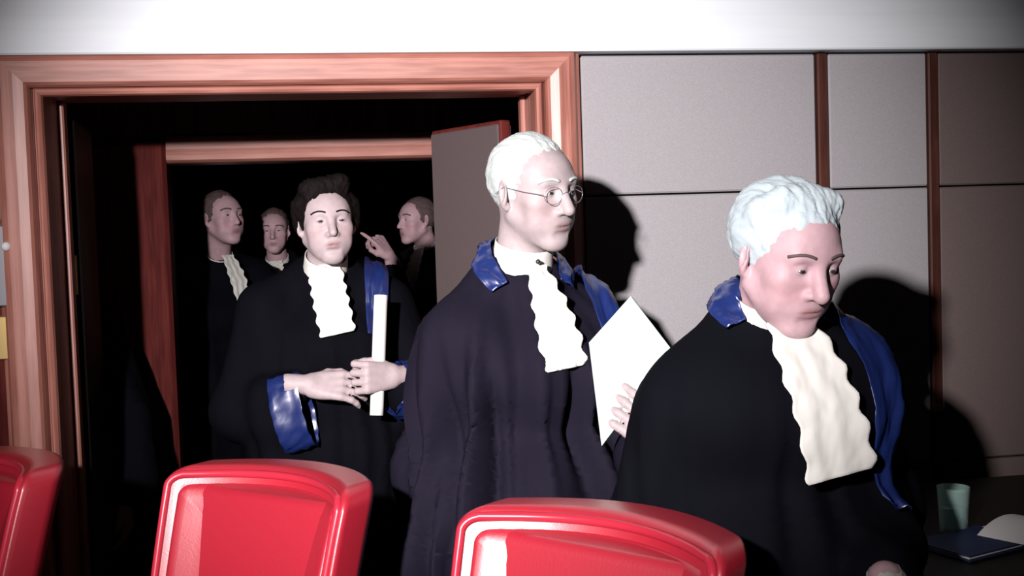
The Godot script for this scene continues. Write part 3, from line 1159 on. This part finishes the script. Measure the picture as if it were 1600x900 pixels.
func build_room() -> void:
	var fl := setting("floor")
	block("carpet", Vector3(-3.2, -0.1, -13.0), Vector3(3.4, 0.0, 3.2), M.carpet, fl)
	var ce := setting("ceiling")
	block("ceiling_slab", Vector3(-3.2, 2.95, -2.95), Vector3(3.4, 3.05, 3.2), M.dark_wall, ce)
	for w in [["wall_left", Vector3(-3.2, 0, -2.95), Vector3(-3.0, 2.95, 3.2)], ["wall_right", Vector3(3.2, 0, -2.95), Vector3(3.4, 2.95, 3.2)], ["wall_front", Vector3(-3.0, 0, 3.0), Vector3(3.2, 2.95, 3.2)]]:
		block("wall_face", w[1], w[2], M.dark_wall, setting(w[0]))
	# back wall with the doorway: x -0.86..0.628 is frame, plaster above 2.026
	var wb := setting("wall_back")
	var xl := -0.67
	var xr := 0.51
	block("plaster_band", Vector3(-3.0, 2.027, -2.93), Vector3(3.2, 2.95, -2.708), M.plaster, wb, 0.004)
	block("wall_core", Vector3(-3.0, 0, -2.93), Vector3(xl - 0.02, 2.03, -2.775), M.dark_wood, wb)
	block("wall_core", Vector3(xr + 0.02, 0, -2.93), Vector3(3.2, 2.03, -2.775), M.dark_wood, wb)
	block("wall_core", Vector3(xl - 0.02, 1.985, -2.93), Vector3(xr + 0.02, 2.03, -2.775), M.dark_wood, wb)
	# cloth-covered panels right of the door, two heights, wooden strips between
	var cuts := [[0.632, 1.262, M.cloth], [1.300, 1.578, M.cloth], [1.612, 2.25, M.cloth_shaded], [2.284, 3.19, M.cloth_shaded]]  # last two bays have the light falloff in their cloth colour
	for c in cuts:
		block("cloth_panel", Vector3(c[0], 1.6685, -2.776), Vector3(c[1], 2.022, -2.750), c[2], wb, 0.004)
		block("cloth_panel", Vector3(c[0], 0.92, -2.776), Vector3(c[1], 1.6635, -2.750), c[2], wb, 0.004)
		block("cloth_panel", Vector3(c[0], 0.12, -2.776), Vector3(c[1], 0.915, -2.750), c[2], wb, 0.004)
	for x in [1.281, 1.595, 2.267]:
		block("wood_strip", Vector3(x - 0.0145, 0.12, -2.776), Vector3(x + 0.0145, 2.024, -2.744), M.strip, wb, 0.004)
	# reddish wood panelling left of the door
	for c in [[-3.0, -2.1], [-2.09, -1.2], [-1.19, -0.776]]:
		block("wood_panel", Vector3(c[0], 0.12, -2.776), Vector3(c[1], 2.024, -2.752), M.red_wood, wb, 0.005)
	var bb := setting("baseboard_back")
	block("skirting", Vector3(-3.0, 0, -2.776), Vector3(-0.79, 0.115, -2.74), M.strip, bb)
	block("skirting", Vector3(0.64, 0, -2.776), Vector3(3.2, 0.115, -2.74), M.strip, bb)
	# door frame
	var dr := setting("door_1")
	var arch := [[0.026, -2.776], [0.026, -2.742], [0.030, -2.730], [0.036, -2.724], [0.058, -2.719], [0.085, -2.722], [0.100, -2.730], [0.108, -2.742], [0.116, -2.747], [0.118, -2.776]]
	var bead := [[0.0, -2.80], [0.0, -2.752], [0.003, -2.744], [0.009, -2.740], [0.015, -2.742], [0.019, -2.748], [0.0195, -2.762], [0.0255, -2.764], [0.0255, -2.80]]
	var lintel := 1.938
	var tops := 1.930
	for pr in [["architrave", arch, tops], ["bead", bead, tops + 0.006]]:
		mesh_node(pr[0], mould(pr[1], xl, pr[2], "side", true), M.wood, dr)
		mesh_node(pr[0], mould(pr[1], xr, pr[2], "side", false), M.wood, dr)
		mesh_node(pr[0], mould_head(pr[1], xl, xr, pr[2]), M.wood_h, dr)
	# lining of the opening, with its rounded stop on the far side
	block("lining", Vector3(xl - 0.05, 0, -2.935), Vector3(xl - 0.001, 1.99, -2.795), M.wood, dr, 0.004)
	block("lining", Vector3(xr + 0.001, 0, -2.935), Vector3(xr + 0.05, 1.99, -2.795), M.wood, dr, 0.004)
	block("lining", Vector3(xl - 0.001, tops + 0.012, -2.935), Vector3(xr + 0.001, tops + 0.06, -2.795), M.wood_h, dr, 0.004)
	for s in [[xl - 0.001, xl + 0.014], [xr - 0.014, xr + 0.001]]:
		block("door_stop", Vector3(s[0], 0, -2.925), Vector3(s[1], tops + 0.012, -2.885), M.wood, dr, 0.004)
	# two narrow leaves, both swung inwards
	var h_r := Vector3(0.462, 0, -2.93)
	var f_r := Vector3(0.300, 0, -3.215)
	door_leaf(dr, h_r, f_r, 1.882, M.cloth_leaf_shaded, true)
	var h_l := Vector3(xl + 0.004, 0, -2.96)
	var f_l := Vector3(-0.688, 0, -3.27)
	door_leaf(dr, h_l, f_l, 1.905, M.dark_wood, false)
	# lobby between the two doorways
	var lob := setting("wall_lobby")
	block("lobby_side", Vector3(-1.35, 0, -3.65), Vector3(-1.25, 2.3, -2.93), M.dark_wall, lob)
	block("lobby_side", Vector3(1.05, 0, -3.65), Vector3(1.15, 2.3, -2.93), M.dark_wall, lob)
	block("lobby_top", Vector3(-1.35, 2.3, -3.75), Vector3(1.15, 2.4, -2.93), M.dark_wall, lob)
	block("lobby_back", Vector3(-1.35, 0, -3.78), Vector3(-0.80, 2.3, -3.68), M.dark_wall, lob)
	block("lobby_back", Vector3(0.52, 0, -3.78), Vector3(1.15, 2.3, -3.68), M.dark_wall, lob)
	block("lobby_back", Vector3(-0.80, 1.93, -3.78), Vector3(0.52, 2.3, -3.68), M.dark_wall, lob)
	var d2 := setting("door_2")
	block("stile", Vector3(-0.80, 0, -3.76), Vector3(-0.527, 1.908, -3.65), M.red_wood, d2, 0.012)
	block("stile", Vector3(0.40, 0, -3.76), Vector3(0.52, 1.908, -3.65), M.red_wood, d2, 0.012)
	mesh_node("head_rail", rail_mesh(-0.525, 0.399, 1.838, 1.925, -3.76, -3.655), M.wood_h, d2)
	door_leaf(d2, Vector3(-0.545, 0, -3.80), Vector3(-0.69, 0, -4.58), 1.83, M.strip, false)
	# dark room behind
	var far := setting("wall_far")
	block("far_wall", Vector3(-3.2, 0, -13.0), Vector3(3.4, 2.6, -12.85), M.dark_wall, far)
	block("far_side", Vector3(-3.2, 0, -12.85), Vector3(-3.05, 2.6, -3.78), M.dark_wall, far)
	block("far_side", Vector3(3.25, 0, -12.85), Vector3(3.4, 2.6, -3.78), M.dark_wall, far)
	block("far_top", Vector3(-3.2, 2.6, -13.0), Vector3(3.4, 2.7, -3.78), M.dark_wall, far)
	block("near_side", Vector3(-3.05, 0, -3.9), Vector3(-1.35, 2.6, -3.78), M.dark_wall, far)
	block("near_side", Vector3(1.15, 0, -3.9), Vector3(3.25, 2.6, -3.78), M.dark_wall, far)

func rail_mesh(x0: float, x1: float, y0: float, y1: float, z0: float, z1: float) -> ArrayMesh:
	# rounded nose on the lower front edge
	var prof := [[y1, z0], [y1, z1 - 0.004], [y1 - 0.008, z1], [y0 + 0.045, z1 + 0.006], [y0 + 0.025, z1 + 0.012], [y0 + 0.010, z1 + 0.008], [y0 + 0.002, z1 - 0.004], [y0, z1 - 0.02], [y0, z0]]
	var vs := PackedVector3Array()
	var ix := PackedInt32Array()
	var n := prof.size()
	for p in prof:
		vs.append(Vector3(x0, p[0], p[1]))
	for p in prof:
		vs.append(Vector3(x1, p[0], p[1]))
	for k in n:
		var b := (k + 1) % n
		ix.append_array(PackedInt32Array([k, b, n + k, b, n + b, n + k]))
	for k in range(1, n - 1):
		ix.append_array(PackedInt32Array([0, k + 1, k, n, n + k, n + k + 1]))
	return flat_mesh(vs, ix)

func door_leaf(parent: Node3D, hinge: Vector3, free: Vector3, top: float, m: Material, covered: bool) -> void:
	var along := (free - hinge)
	var w := along.length()
	var ang := atan2(-along.z, along.x)
	var o := mesh_node("door_leaf", chamfer_box(Vector3(w, top - 0.01, 0.034), 0.004), M.red_wood if covered else m, parent, (hinge + free) * 0.5 + Vector3(0, 0.01 + (top - 0.01) * 0.5, 0))
	o.rotation.y = ang
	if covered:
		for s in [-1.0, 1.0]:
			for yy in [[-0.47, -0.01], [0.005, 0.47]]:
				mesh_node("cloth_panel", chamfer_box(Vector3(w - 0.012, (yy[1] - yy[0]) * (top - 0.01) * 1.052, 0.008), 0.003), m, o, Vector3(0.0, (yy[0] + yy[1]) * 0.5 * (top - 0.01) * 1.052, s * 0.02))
	for y in [-0.6, 0.55]:
		mesh_node("hinge", tube(PackedVector3Array([Vector3(-w * 0.5, y - 0.05, 0), Vector3(-w * 0.5, y + 0.05, 0)]), 0.008, 10), M.brass, o)

func build_chairs() -> void:
	# the three backs stand side by side along one slanting line, seats towards the lens;
	# each is given by the two top corners of its back
	for q in [[Vector3(0.170, 0, -1.705), Vector3(0.490, 0, -1.343), "red leather chair beside the silver-haired man with bowed head"],
			[Vector3(-0.342, 0, -2.180), Vector3(0.010, 0, -1.847), "red leather chair between the two others in its row"],
			[Vector3(-0.940, 0, -2.520), Vector3(-0.595, 0, -2.195), "red leather chair by the left door post"]]:
		var e: Vector3 = q[1] - q[0]
		var tn := atan2(-e.z, e.x)
		make_chair(q[2], (q[0] + q[1]) * 0.5 - Basis(Vector3.UP, tn) * Vector3(0, 0, -0.087), tn)

func build_people() -> void:
	var pale := Color(0.44, 0.36, 0.37)
	var ruddy := Color(0.45, 0.30, 0.325)
	var fair := Color(0.36, 0.30, 0.305)
	var rest := fist(0.25, 0.35, 0.25)
	var thumb_rest := [Vector3(0.040, -0.010, 0.045), Vector3(0.050, -0.016, 0.075), Vector3(0.050, -0.020, 0.098)]
	var thumb_in := [Vector3(0.038, -0.016, 0.042), Vector3(0.036, -0.034, 0.070), Vector3(0.020, -0.042, 0.088)]
	# elderly man walking out of the doorway, head turned to the right of the picture
	person({
		"label": "white-haired man in dark gown and white jabot carrying a pale folder",
		"at": Vector3(0.375, 0, -2.20), "yaw": 14.0, "scale": 1.0, "lean": 0.0,
		"head": Vector3(0.394, 1.655, -2.172), "head_turn": [33.0, 8.0, 3.0], "head_scale": 0.93,
		"skin": fair, "hair": M.hair_white, "hair_style": "short", "lock": 0.002, "jaw": 0.98, "nose": 1.05,
		"head_cell": 0.0032, "robe_cell": 0.012, "robe": M.robe_navy, "girth": 1.0, "folds": 0.05, "neck": 1.46, "shoulder": [0.138, 1.365], "stud": true, "glasses": true,
		"arms": [
			{"elbow": Vector3(0.208, 1.10, -2.25), "wrist": Vector3(0.195, 0.87, -2.15), "fingers": Vector3(0, -1, 0.2), "palm": Vector3(1, 0, 0), "curl": rest, "thumb": thumb_rest, "sleeve": 0.09, "bell": 1.15, "hang": 0.04},
			{"elbow": Vector3(0.625, 1.10, -2.15), "wrist": Vector3(0.592, 1.172, -1.93), "fingers": Vector3(-0.72, 0.66, -0.10), "palm": Vector3(0.0, -0.15, -1.0), "curl": fist(0.28, 0.40, 0.3), "thumb": thumb_rest, "sleeve": 0.085, "cover": 0.6},
		],
		"jabot": [[[0.0, 1.510, 0.055], [0.004, 1.465, 0.085], [0.010, 1.39, 0.12], [0.018, 1.312, 0.14]], [0.042, 0.06, 0.08, 0.09, 0.088], 0.004],
	})
	# heavier man in front, head bowed
	person({
		"label": "silver-haired man with bowed head in black gown and broad white jabot",
		"at": Vector3(0.70, 0, -1.76), "yaw": 4.0, "lean": 0.05, "scale": 0.985, "collar_path": [[0.02, 0.10, -0.11], [0.062, 0.09, -0.07], [0.080, 0.07, -0.035], [0.085, 0.055, 0.0], [0.080, 0.035, 0.03]],
		"neck": 1.405, "shoulder": [0.148, 1.295], "collar_up": 0.07,
		"head": Vector3(0.708, 1.520, -1.665), "head_turn": [14.0, 20.0, -2.0], "head_scale": 0.93,
		"skin": ruddy, "hair": M.hair_silver, "brow": M.hair_grey, "brow_r": 0.0028, "hair_style": "wavy", "lock": 0.0035, "jaw": 1.08, "nose": 1.1,
		"head_cell": 0.0032, "robe_cell": 0.012, "robe": M.robe_black, "girth": 1.0, "folds": 0.012,
		"arms": [
			{"elbow": Vector3(0.515, 1.04, -1.79), "wrist": Vector3(0.53, 0.82, -1.66), "fingers": Vector3(0.1, -0.9, 0.3), "palm": Vector3(1, 0, 0), "curl": rest, "thumb": thumb_rest, "sleeve": 0.10, "bell": 1.1},
			{"elbow": Vector3(0.915, 1.07, -1.79), "wrist": Vector3(0.779, 1.010, -1.480), "fingers": Vector3(-0.25, -0.55, 0.7), "palm": Vector3(-0.8, -0.4, 0.1), "curl": rest, "thumb": thumb_rest, "sleeve": 0.085, "bell": 0.75, "cover": 0.7,
				"cuff": {"at": Vector3(0.787, 1.025, -1.500), "axis": Vector3(-0.35, -0.25, 0.8), "r": [0.030, 0.030], "long": 0.07, "flare": 1.0, "mat": M.linen}},
		],
		"jabot": [[[0.0, 1.445, 0.055], [0.008, 1.375, 0.115], [0.020, 1.29, 0.16], [0.034, 1.205, 0.17]], [0.075, 0.102, 0.108, 0.112, 0.115], 0.004],
		"hood": [[0.12, 1.10, -0.19], [0.13, 1.32, -0.13], [0.135, 1.42, -0.04], [0.14, 1.37, 0.06], [0.14, 1.30, 0.12], [0.148, 1.20, 0.14], [0.150, 1.11, 0.14]],
		"hood_width": [0.05, 0.09, 0.11, 0.115, 0.10, 0.075, 0.03],
	})
	# woman in the doorway
	person({
		"label": "dark-haired woman in black gown standing in the doorway with clasped hands",
		"at": Vector3(-0.035, 0, -3.02), "yaw": 2.0, "scale": 0.985,
		"head": Vector3(-0.024, 1.618, -2.97), "head_turn": [10.0, 0.0, 2.0], "head_scale": 0.89,
		"neck": 1.47, "shoulder": [0.165, 1.41], "collar_sides": [], "ridge": 0.8, "brow_r": 0.0026,
		"skin": pale, "hair": M.hair_dark, "hair_style": "full", "lock": 0.004, "jaw": 1.06, "nose": 0.92,
		"head_cell": 0.0034, "robe_cell": 0.014, "robe": M.robe_black, "girth": 0.98,
		"hand_scale": 1.02,
		"arms": [
			{"elbow": Vector3(-0.265, 1.14, -2.99), "wrist": Vector3(-0.085, 1.212, -2.815), "fingers": Vector3(0.95, -0.06, 0.12), "palm": Vector3(0.1, -0.55, -0.8), "curl": fist(0.30, 0.45, 0.3), "thumb": [Vector3(0.038, -0.010, 0.045), Vector3(0.044, -0.016, 0.075), Vector3(0.038, -0.020, 0.100)], "sleeve": 0.08, "cover": 0.78, "bell": 0.62, "hang": 0.10,
				"cuff": {"at": Vector3(-0.125, 1.140, -2.835), "axis": Vector3(0.85, 0.20, 0.25), "r": [0.100, 0.048], "long": 0.080, "flare": 0.95}},
			{"elbow": Vector3(0.235, 1.13, -2.97), "wrist": Vector3(0.135, 1.225, -2.80), "fingers": Vector3(-0.75, 0.05, 0.45), "palm": Vector3(-0.45, -0.05, -0.85), "curl": fist(1.0, 1.25, 0.7), "thumb": thumb_in, "sleeve": 0.075, "cover": 0.78, "bell": 0.62, "hang": 0.05,
				"cuff": {"at": Vector3(0.158, 1.185, -2.825), "axis": Vector3(-0.75, 0.28, 0.5), "r": [0.072, 0.046], "long": 0.06, "flare": 1.0}},
		],
		"jabot": [[[0.0, 1.535, 0.055], [0.004, 1.49, 0.075], [0.014, 1.42, 0.11], [0.026, 1.35, 0.13]], [0.085, 0.09, 0.092, 0.092, 0.09], 0.0035],
		"hood": [[0.12, 1.12, -0.19], [0.13, 1.36, -0.12], [0.135, 1.52, -0.03], [0.138, 1.49, 0.05], [0.132, 1.41, 0.10], [0.125, 1.34, 0.12]],
		"hood_width": [0.06, 0.07, 0.075, 0.072, 0.062, 0.05],
	})
	# advocates waiting in the dark beyond
	var hang_l := func(x: float, z: float) -> Dictionary:
		return {"elbow": Vector3(x - 0.24, 1.10, z - 0.02), "wrist": Vector3(x - 0.20, 0.87, z + 0.10), "fingers": Vector3(0.1, -0.9, 0.3), "palm": Vector3(1, 0, 0), "curl": rest, "thumb": thumb_rest, "sleeve": 0.095, "bell": 1.0}
	var hang_r := func(x: float, z: float) -> Dictionary:
		return {"elbow": Vector3(x + 0.24, 1.10, z - 0.02), "wrist": Vector3(x + 0.20, 0.87, z + 0.10), "fingers": Vector3(-0.1, -0.9, 0.3), "palm": Vector3(-1, 0, 0), "curl": rest, "thumb": thumb_rest, "sleeve": 0.095, "bell": 1.0}
	var far_jabot := [[[0.0, 1.535, 0.055], [0.0, 1.48, 0.095], [0.0, 1.41, 0.13], [0.0, 1.34, 0.14]], [0.045, 0.062, 0.07, 0.062, 0.035], 0.003]
	var small := {"head_cell": 0.0055, "robe_cell": 0.02, "hand_cell": 0.0055, "robe": M.robe_black, "trim": false, "skin": ruddy, "jabot": far_jabot}
	var a1 := {"label": "man in black gown with head turned, inside the dark room by its door", "at": Vector3(-0.45, 0, -4.40), "yaw": 38.0, "scale": 1.0, "neck": 1.49, "shoulder": [0.175, 1.43], "collar_up": 0.055, "head_scale": 0.86,
		"head": Vector3(-0.425, 1.672, -4.32), "head_turn": [40.0, -4.0, 0.0], "hair": M.hair_grey, "hair_style": "short",
		"arms": [hang_l.call(-0.45, -4.40), hang_r.call(-0.45, -4.40)]}
	a1.merge(small)
	person(a1)
	var a2 := {"label": "man with small square white jabot facing forward, standing behind the man with turned head", "at": Vector3(-0.255, 0, -4.90), "yaw": -3.0, "neck": 1.50, "shoulder": [0.17, 1.42], "collar_up": 0.055, "scale": 0.97,
		"head": Vector3(-0.262, 1.625, -4.84), "head_turn": [-2.0, 4.0, 0.0], "head_scale": 0.78, "hair": M.hair_grey, "hair_style": "short",
		"arms": [hang_l.call(-0.255, -4.90), hang_r.call(-0.255, -4.90)]}
	a2.merge(small)
	a2.jabot = [[[0.0, 1.545, 0.055], [0.0, 1.51, 0.08], [0.0, 1.48, 0.10], [0.0, 1.455, 0.11]], [0.05, 0.06, 0.062, 0.062, 0.06], 0.003]
	person(a2)
	var a3 := {"label": "man in profile in black gown raising a hand in the dark room", "at": Vector3(0.40, 0, -4.93), "yaw": -36.0, "neck": 1.49, "shoulder": [0.17, 1.42], "collar_up": 0.055, "scale": 1.0,
		"head": Vector3(0.358, 1.650, -4.90), "head_turn": [-62.0, 0.0, 0.0], "head_scale": 0.85, "hair": M.hair_grey, "hair_style": "short",
		"arms": [{"elbow": Vector3(0.265, 1.27, -4.78), "wrist": Vector3(0.225, 1.50, -4.74), "fingers": Vector3(-0.5, 0.75, 0.05), "palm": Vector3(-0.6, -0.35, -0.6), "curl": [[0.2, 0.15, 0.1], [0.9, 1.0, 0.6], [1.0, 1.1, 0.6], [1.0, 1.1, 0.6]], "thumb": thumb_in, "sleeve": 0.075, "cover": 0.7, "bell": 0.7},
			{"elbow": Vector3(0.445, 1.38, -4.74), "wrist": Vector3(0.40, 1.22, -4.66), "fingers": Vector3(-0.2, -0.8, 0.4), "palm": Vector3(0, -1, 0), "curl": rest, "thumb": thumb_rest, "sleeve": 0.085, "cover": 0.7,
				"cuff": {"at": Vector3(0.418, 1.30, -4.70), "axis": Vector3(-0.3, -0.9, 0.3), "r": [0.05, 0.05], "long": 0.12, "mat": M.linen}}]}
	a3.merge(small)
	person(a3)
	var a4 := {"label": "figure in black gown standing in shadow behind the left door leaf", "at": Vector3(-0.86, 0, -3.40), "yaw": 30.0, "scale": 0.96,
		"head": Vector3(-0.845, 1.575, -3.39), "head_turn": [60.0, 4.0, 0.0], "hair": M.hair_dark, "hair_style": "short",
		"arms": [hang_l.call(-0.86, -3.42), {"elbow": Vector3(-0.64, 1.06, -3.42), "wrist": Vector3(-0.64, 0.84, -3.36), "fingers": Vector3(0, -1, 0.2), "palm": Vector3(-1, 0, 0), "curl": rest, "thumb": thumb_rest, "sleeve": 0.09, "bell": 1.0}]}
	a4.merge(small)
	person(a4)

func card(called: String, corners: Array, thick: float, bow: float, m: Material, parent: Node) -> MeshInstance3D:
	# a bowed sheet through four corners
	var nu := 14
	var ps := []
	var ns := []
	var n: Vector3 = (corners[1] - corners[0]).cross(corners[3] - corners[0]).normalized()
	for j in nu:
		for i in nu:
			var u := i / float(nu - 1)
			var v := j / float(nu - 1)
			var p: Vector3 = (corners[0] as Vector3).lerp(corners[1], u).lerp((corners[3] as Vector3).lerp(corners[2], u), v)
			ps.append(p + n * bow * (4.0 * u * (1.0 - u)))
			ns.append(n)
	return mesh_node(called, sheet(ps, ns, nu, nu, thick), m, parent)

func build_small_things() -> void:
	# folder and papers in the hand of the white-haired man
	var o := Vector3(0.53, 1.29, -2.02)
	var fo := thing("document_folder", "pale green folder of papers held by the white-haired man", "folder", o)
	var cs := [Vector3(0.460, 1.366, -2.005), Vector3(0.551, 1.448, -2.035), Vector3(0.607, 1.346, -1.951), Vector3(0.462, 1.183, -1.936)]
	var lc := []
	for c in cs:
		lc.append(c - o)
	card("cover", lc, 0.002, 0.006, M.folder, fo)
	var l2 := []
	for c in lc:
		l2.append(c * 0.975 + Vector3(0.004, -0.002, -0.006))
	card("papers", l2, 0.006, 0.006, M.paper, fo)
	var l3 := []
	for c in lc:
		l3.append(c * 1.0 + Vector3(0.006, -0.003, -0.012))
	card("cover", l3, 0.002, 0.006, M.folder, fo)
	# white roll in the woman's fist
	var rl := thing("paper_roll", "long white roll held upright in the woman's fist", "paper roll", Vector3(0.095, 1.13, -2.785))
	var rp := PackedVector3Array()
	for i in 14:
		var t := i / 13.0
		rp.append(Vector3(lerpf(-0.012, 0.012, t), lerpf(0.0, 0.30, t), lerpf(0.012, -0.035, t)))
	mesh_node("roll", tube(rp, 0.0175, 18), M.paper, rl)
	# side table at the right with its clutter
	var tb := thing("side_table", "dark side table under the cloth panels", "table", Vector3(1.55, 0, -2.22))
	block("table_top", Vector3(-0.56, 0.86, -0.40), Vector3(0.60, 0.90, 0.36), M.dark_wood, tb, 0.006)
	block("apron", Vector3(-0.52, 0.76, -0.37), Vector3(0.56, 0.86, 0.33), M.dark_wood, tb, 0.004)
	for x in [-0.50, 0.54]:
		for z in [-0.35, 0.31]:
			block("leg", Vector3(x - 0.025, 0, z - 0.025), Vector3(x + 0.025, 0.86, z + 0.025), M.dark_wood, tb, 0.006)
	var gl := thing("drinking_glass", "greenish drinking glass standing on the side table", "glass", Vector3(1.29, 0.90, -2.166))
	mesh_node("tumbler", lathe([[0.0, 0.0], [0.026, 0.0], [0.028, 0.004], [0.034, 0.10], [0.032, 0.10], [0.026, 0.012], [0.0, 0.012]], 28), M.glass, gl)
	mesh_node("water", lathe([[0.0, 0.0125], [0.0255, 0.0125], [0.0288, 0.055], [0.0, 0.055]], 28), M.water, gl)
	var bc := thing("blue_folder", "dark blue folder lying flat before the drinking glass", "folder", Vector3(1.27, 0.90, -2.06))
	bc.rotation.y = 0.35
	mesh_node("cover", chamfer_box(Vector3(0.20, 0.004, 0.14), 0.001), M.blue_card, bc, Vector3(0, 0.003, 0))
	mesh_node("papers", chamfer_box(Vector3(0.19, 0.006, 0.13), 0.001), M.paper, bc, Vector3(0, 0.008, 0))
	mesh_node("cover", chamfer_box(Vector3(0.20, 0.003, 0.14), 0.001), M.blue_card, bc, Vector3(0, 0.0125, 0))
	var labels := ["curled white sheet of paper on top of the side table papers", "white sheet of paper under the curled one on the side table"]
	for k in 2:
		var p := thing("paper_sheet", labels[k], "paper", Vector3(1.42 + 0.03 * k, 0.9025 + 0.012 * (1 - k), -2.07 - 0.02 * k))
		p.rotation.y = 0.5 - 0.7 * k
		card("sheet", [Vector3(-0.10, 0, -0.075), Vector3(0.10, 0, -0.075), Vector3(0.10, 0.0, 0.075), Vector3(-0.10, 0.0, 0.075)], 0.0015, -0.022 if k == 0 else -0.006, M.paper, p)
	# fittings on the panelling left of the door
	var n1 := thing("notice_plate", "cream notice plate on the panelling left of the door", "plate", Vector3(-0.808, 1.71, -2.752))
	block("plate", Vector3(-0.08, -0.065, 0.0), Vector3(0.068, 0.065, 0.010), M.cream, n1)
	block("frame_edge", Vector3(-0.085, 0.060, 0.0), Vector3(0.072, 0.070, 0.014), M.strip, n1)
	block("frame_edge", Vector3(-0.085, -0.070, 0.0), Vector3(0.072, -0.060, 0.014), M.strip, n1)
	var n2 := thing("switch_box", "grey metal switch box with white knob left of the door", "switch", Vector3(-0.808, 1.54, -2.752))
	block("case", Vector3(-0.07, -0.095, 0.0), Vector3(0.062, 0.095, 0.022), M.grey_metal, n2)
	var kb := mesh_node("knob", lathe([[0.0, 0.016], [0.007, 0.014], [0.011, 0.008], [0.010, 0.002], [0.006, 0.0], [0.0, 0.0]], 20), M.white_enamel, n2, Vector3(0.046, 0.045, 0.022))
	kb.rotation.x = PI * 0.5
	var n3 := thing("brass_plate", "brass plate below the switch box left of the door", "plate", Vector3(-0.808, 1.37, -2.752))
	block("plate", Vector3(-0.07, -0.052, 0.0), Vector3(0.066, 0.052, 0.012), M.brass, n3)
	for s in [-1.0, 1.0]:
		var sc := mesh_node("screw", lathe([[0.0, 0.003], [0.004, 0.002], [0.005, 0.0], [0.0, 0.0]], 12), M.brass, n3, Vector3(0.055, s * 0.040, 0.012))
		sc.rotation.x = PI * 0.5
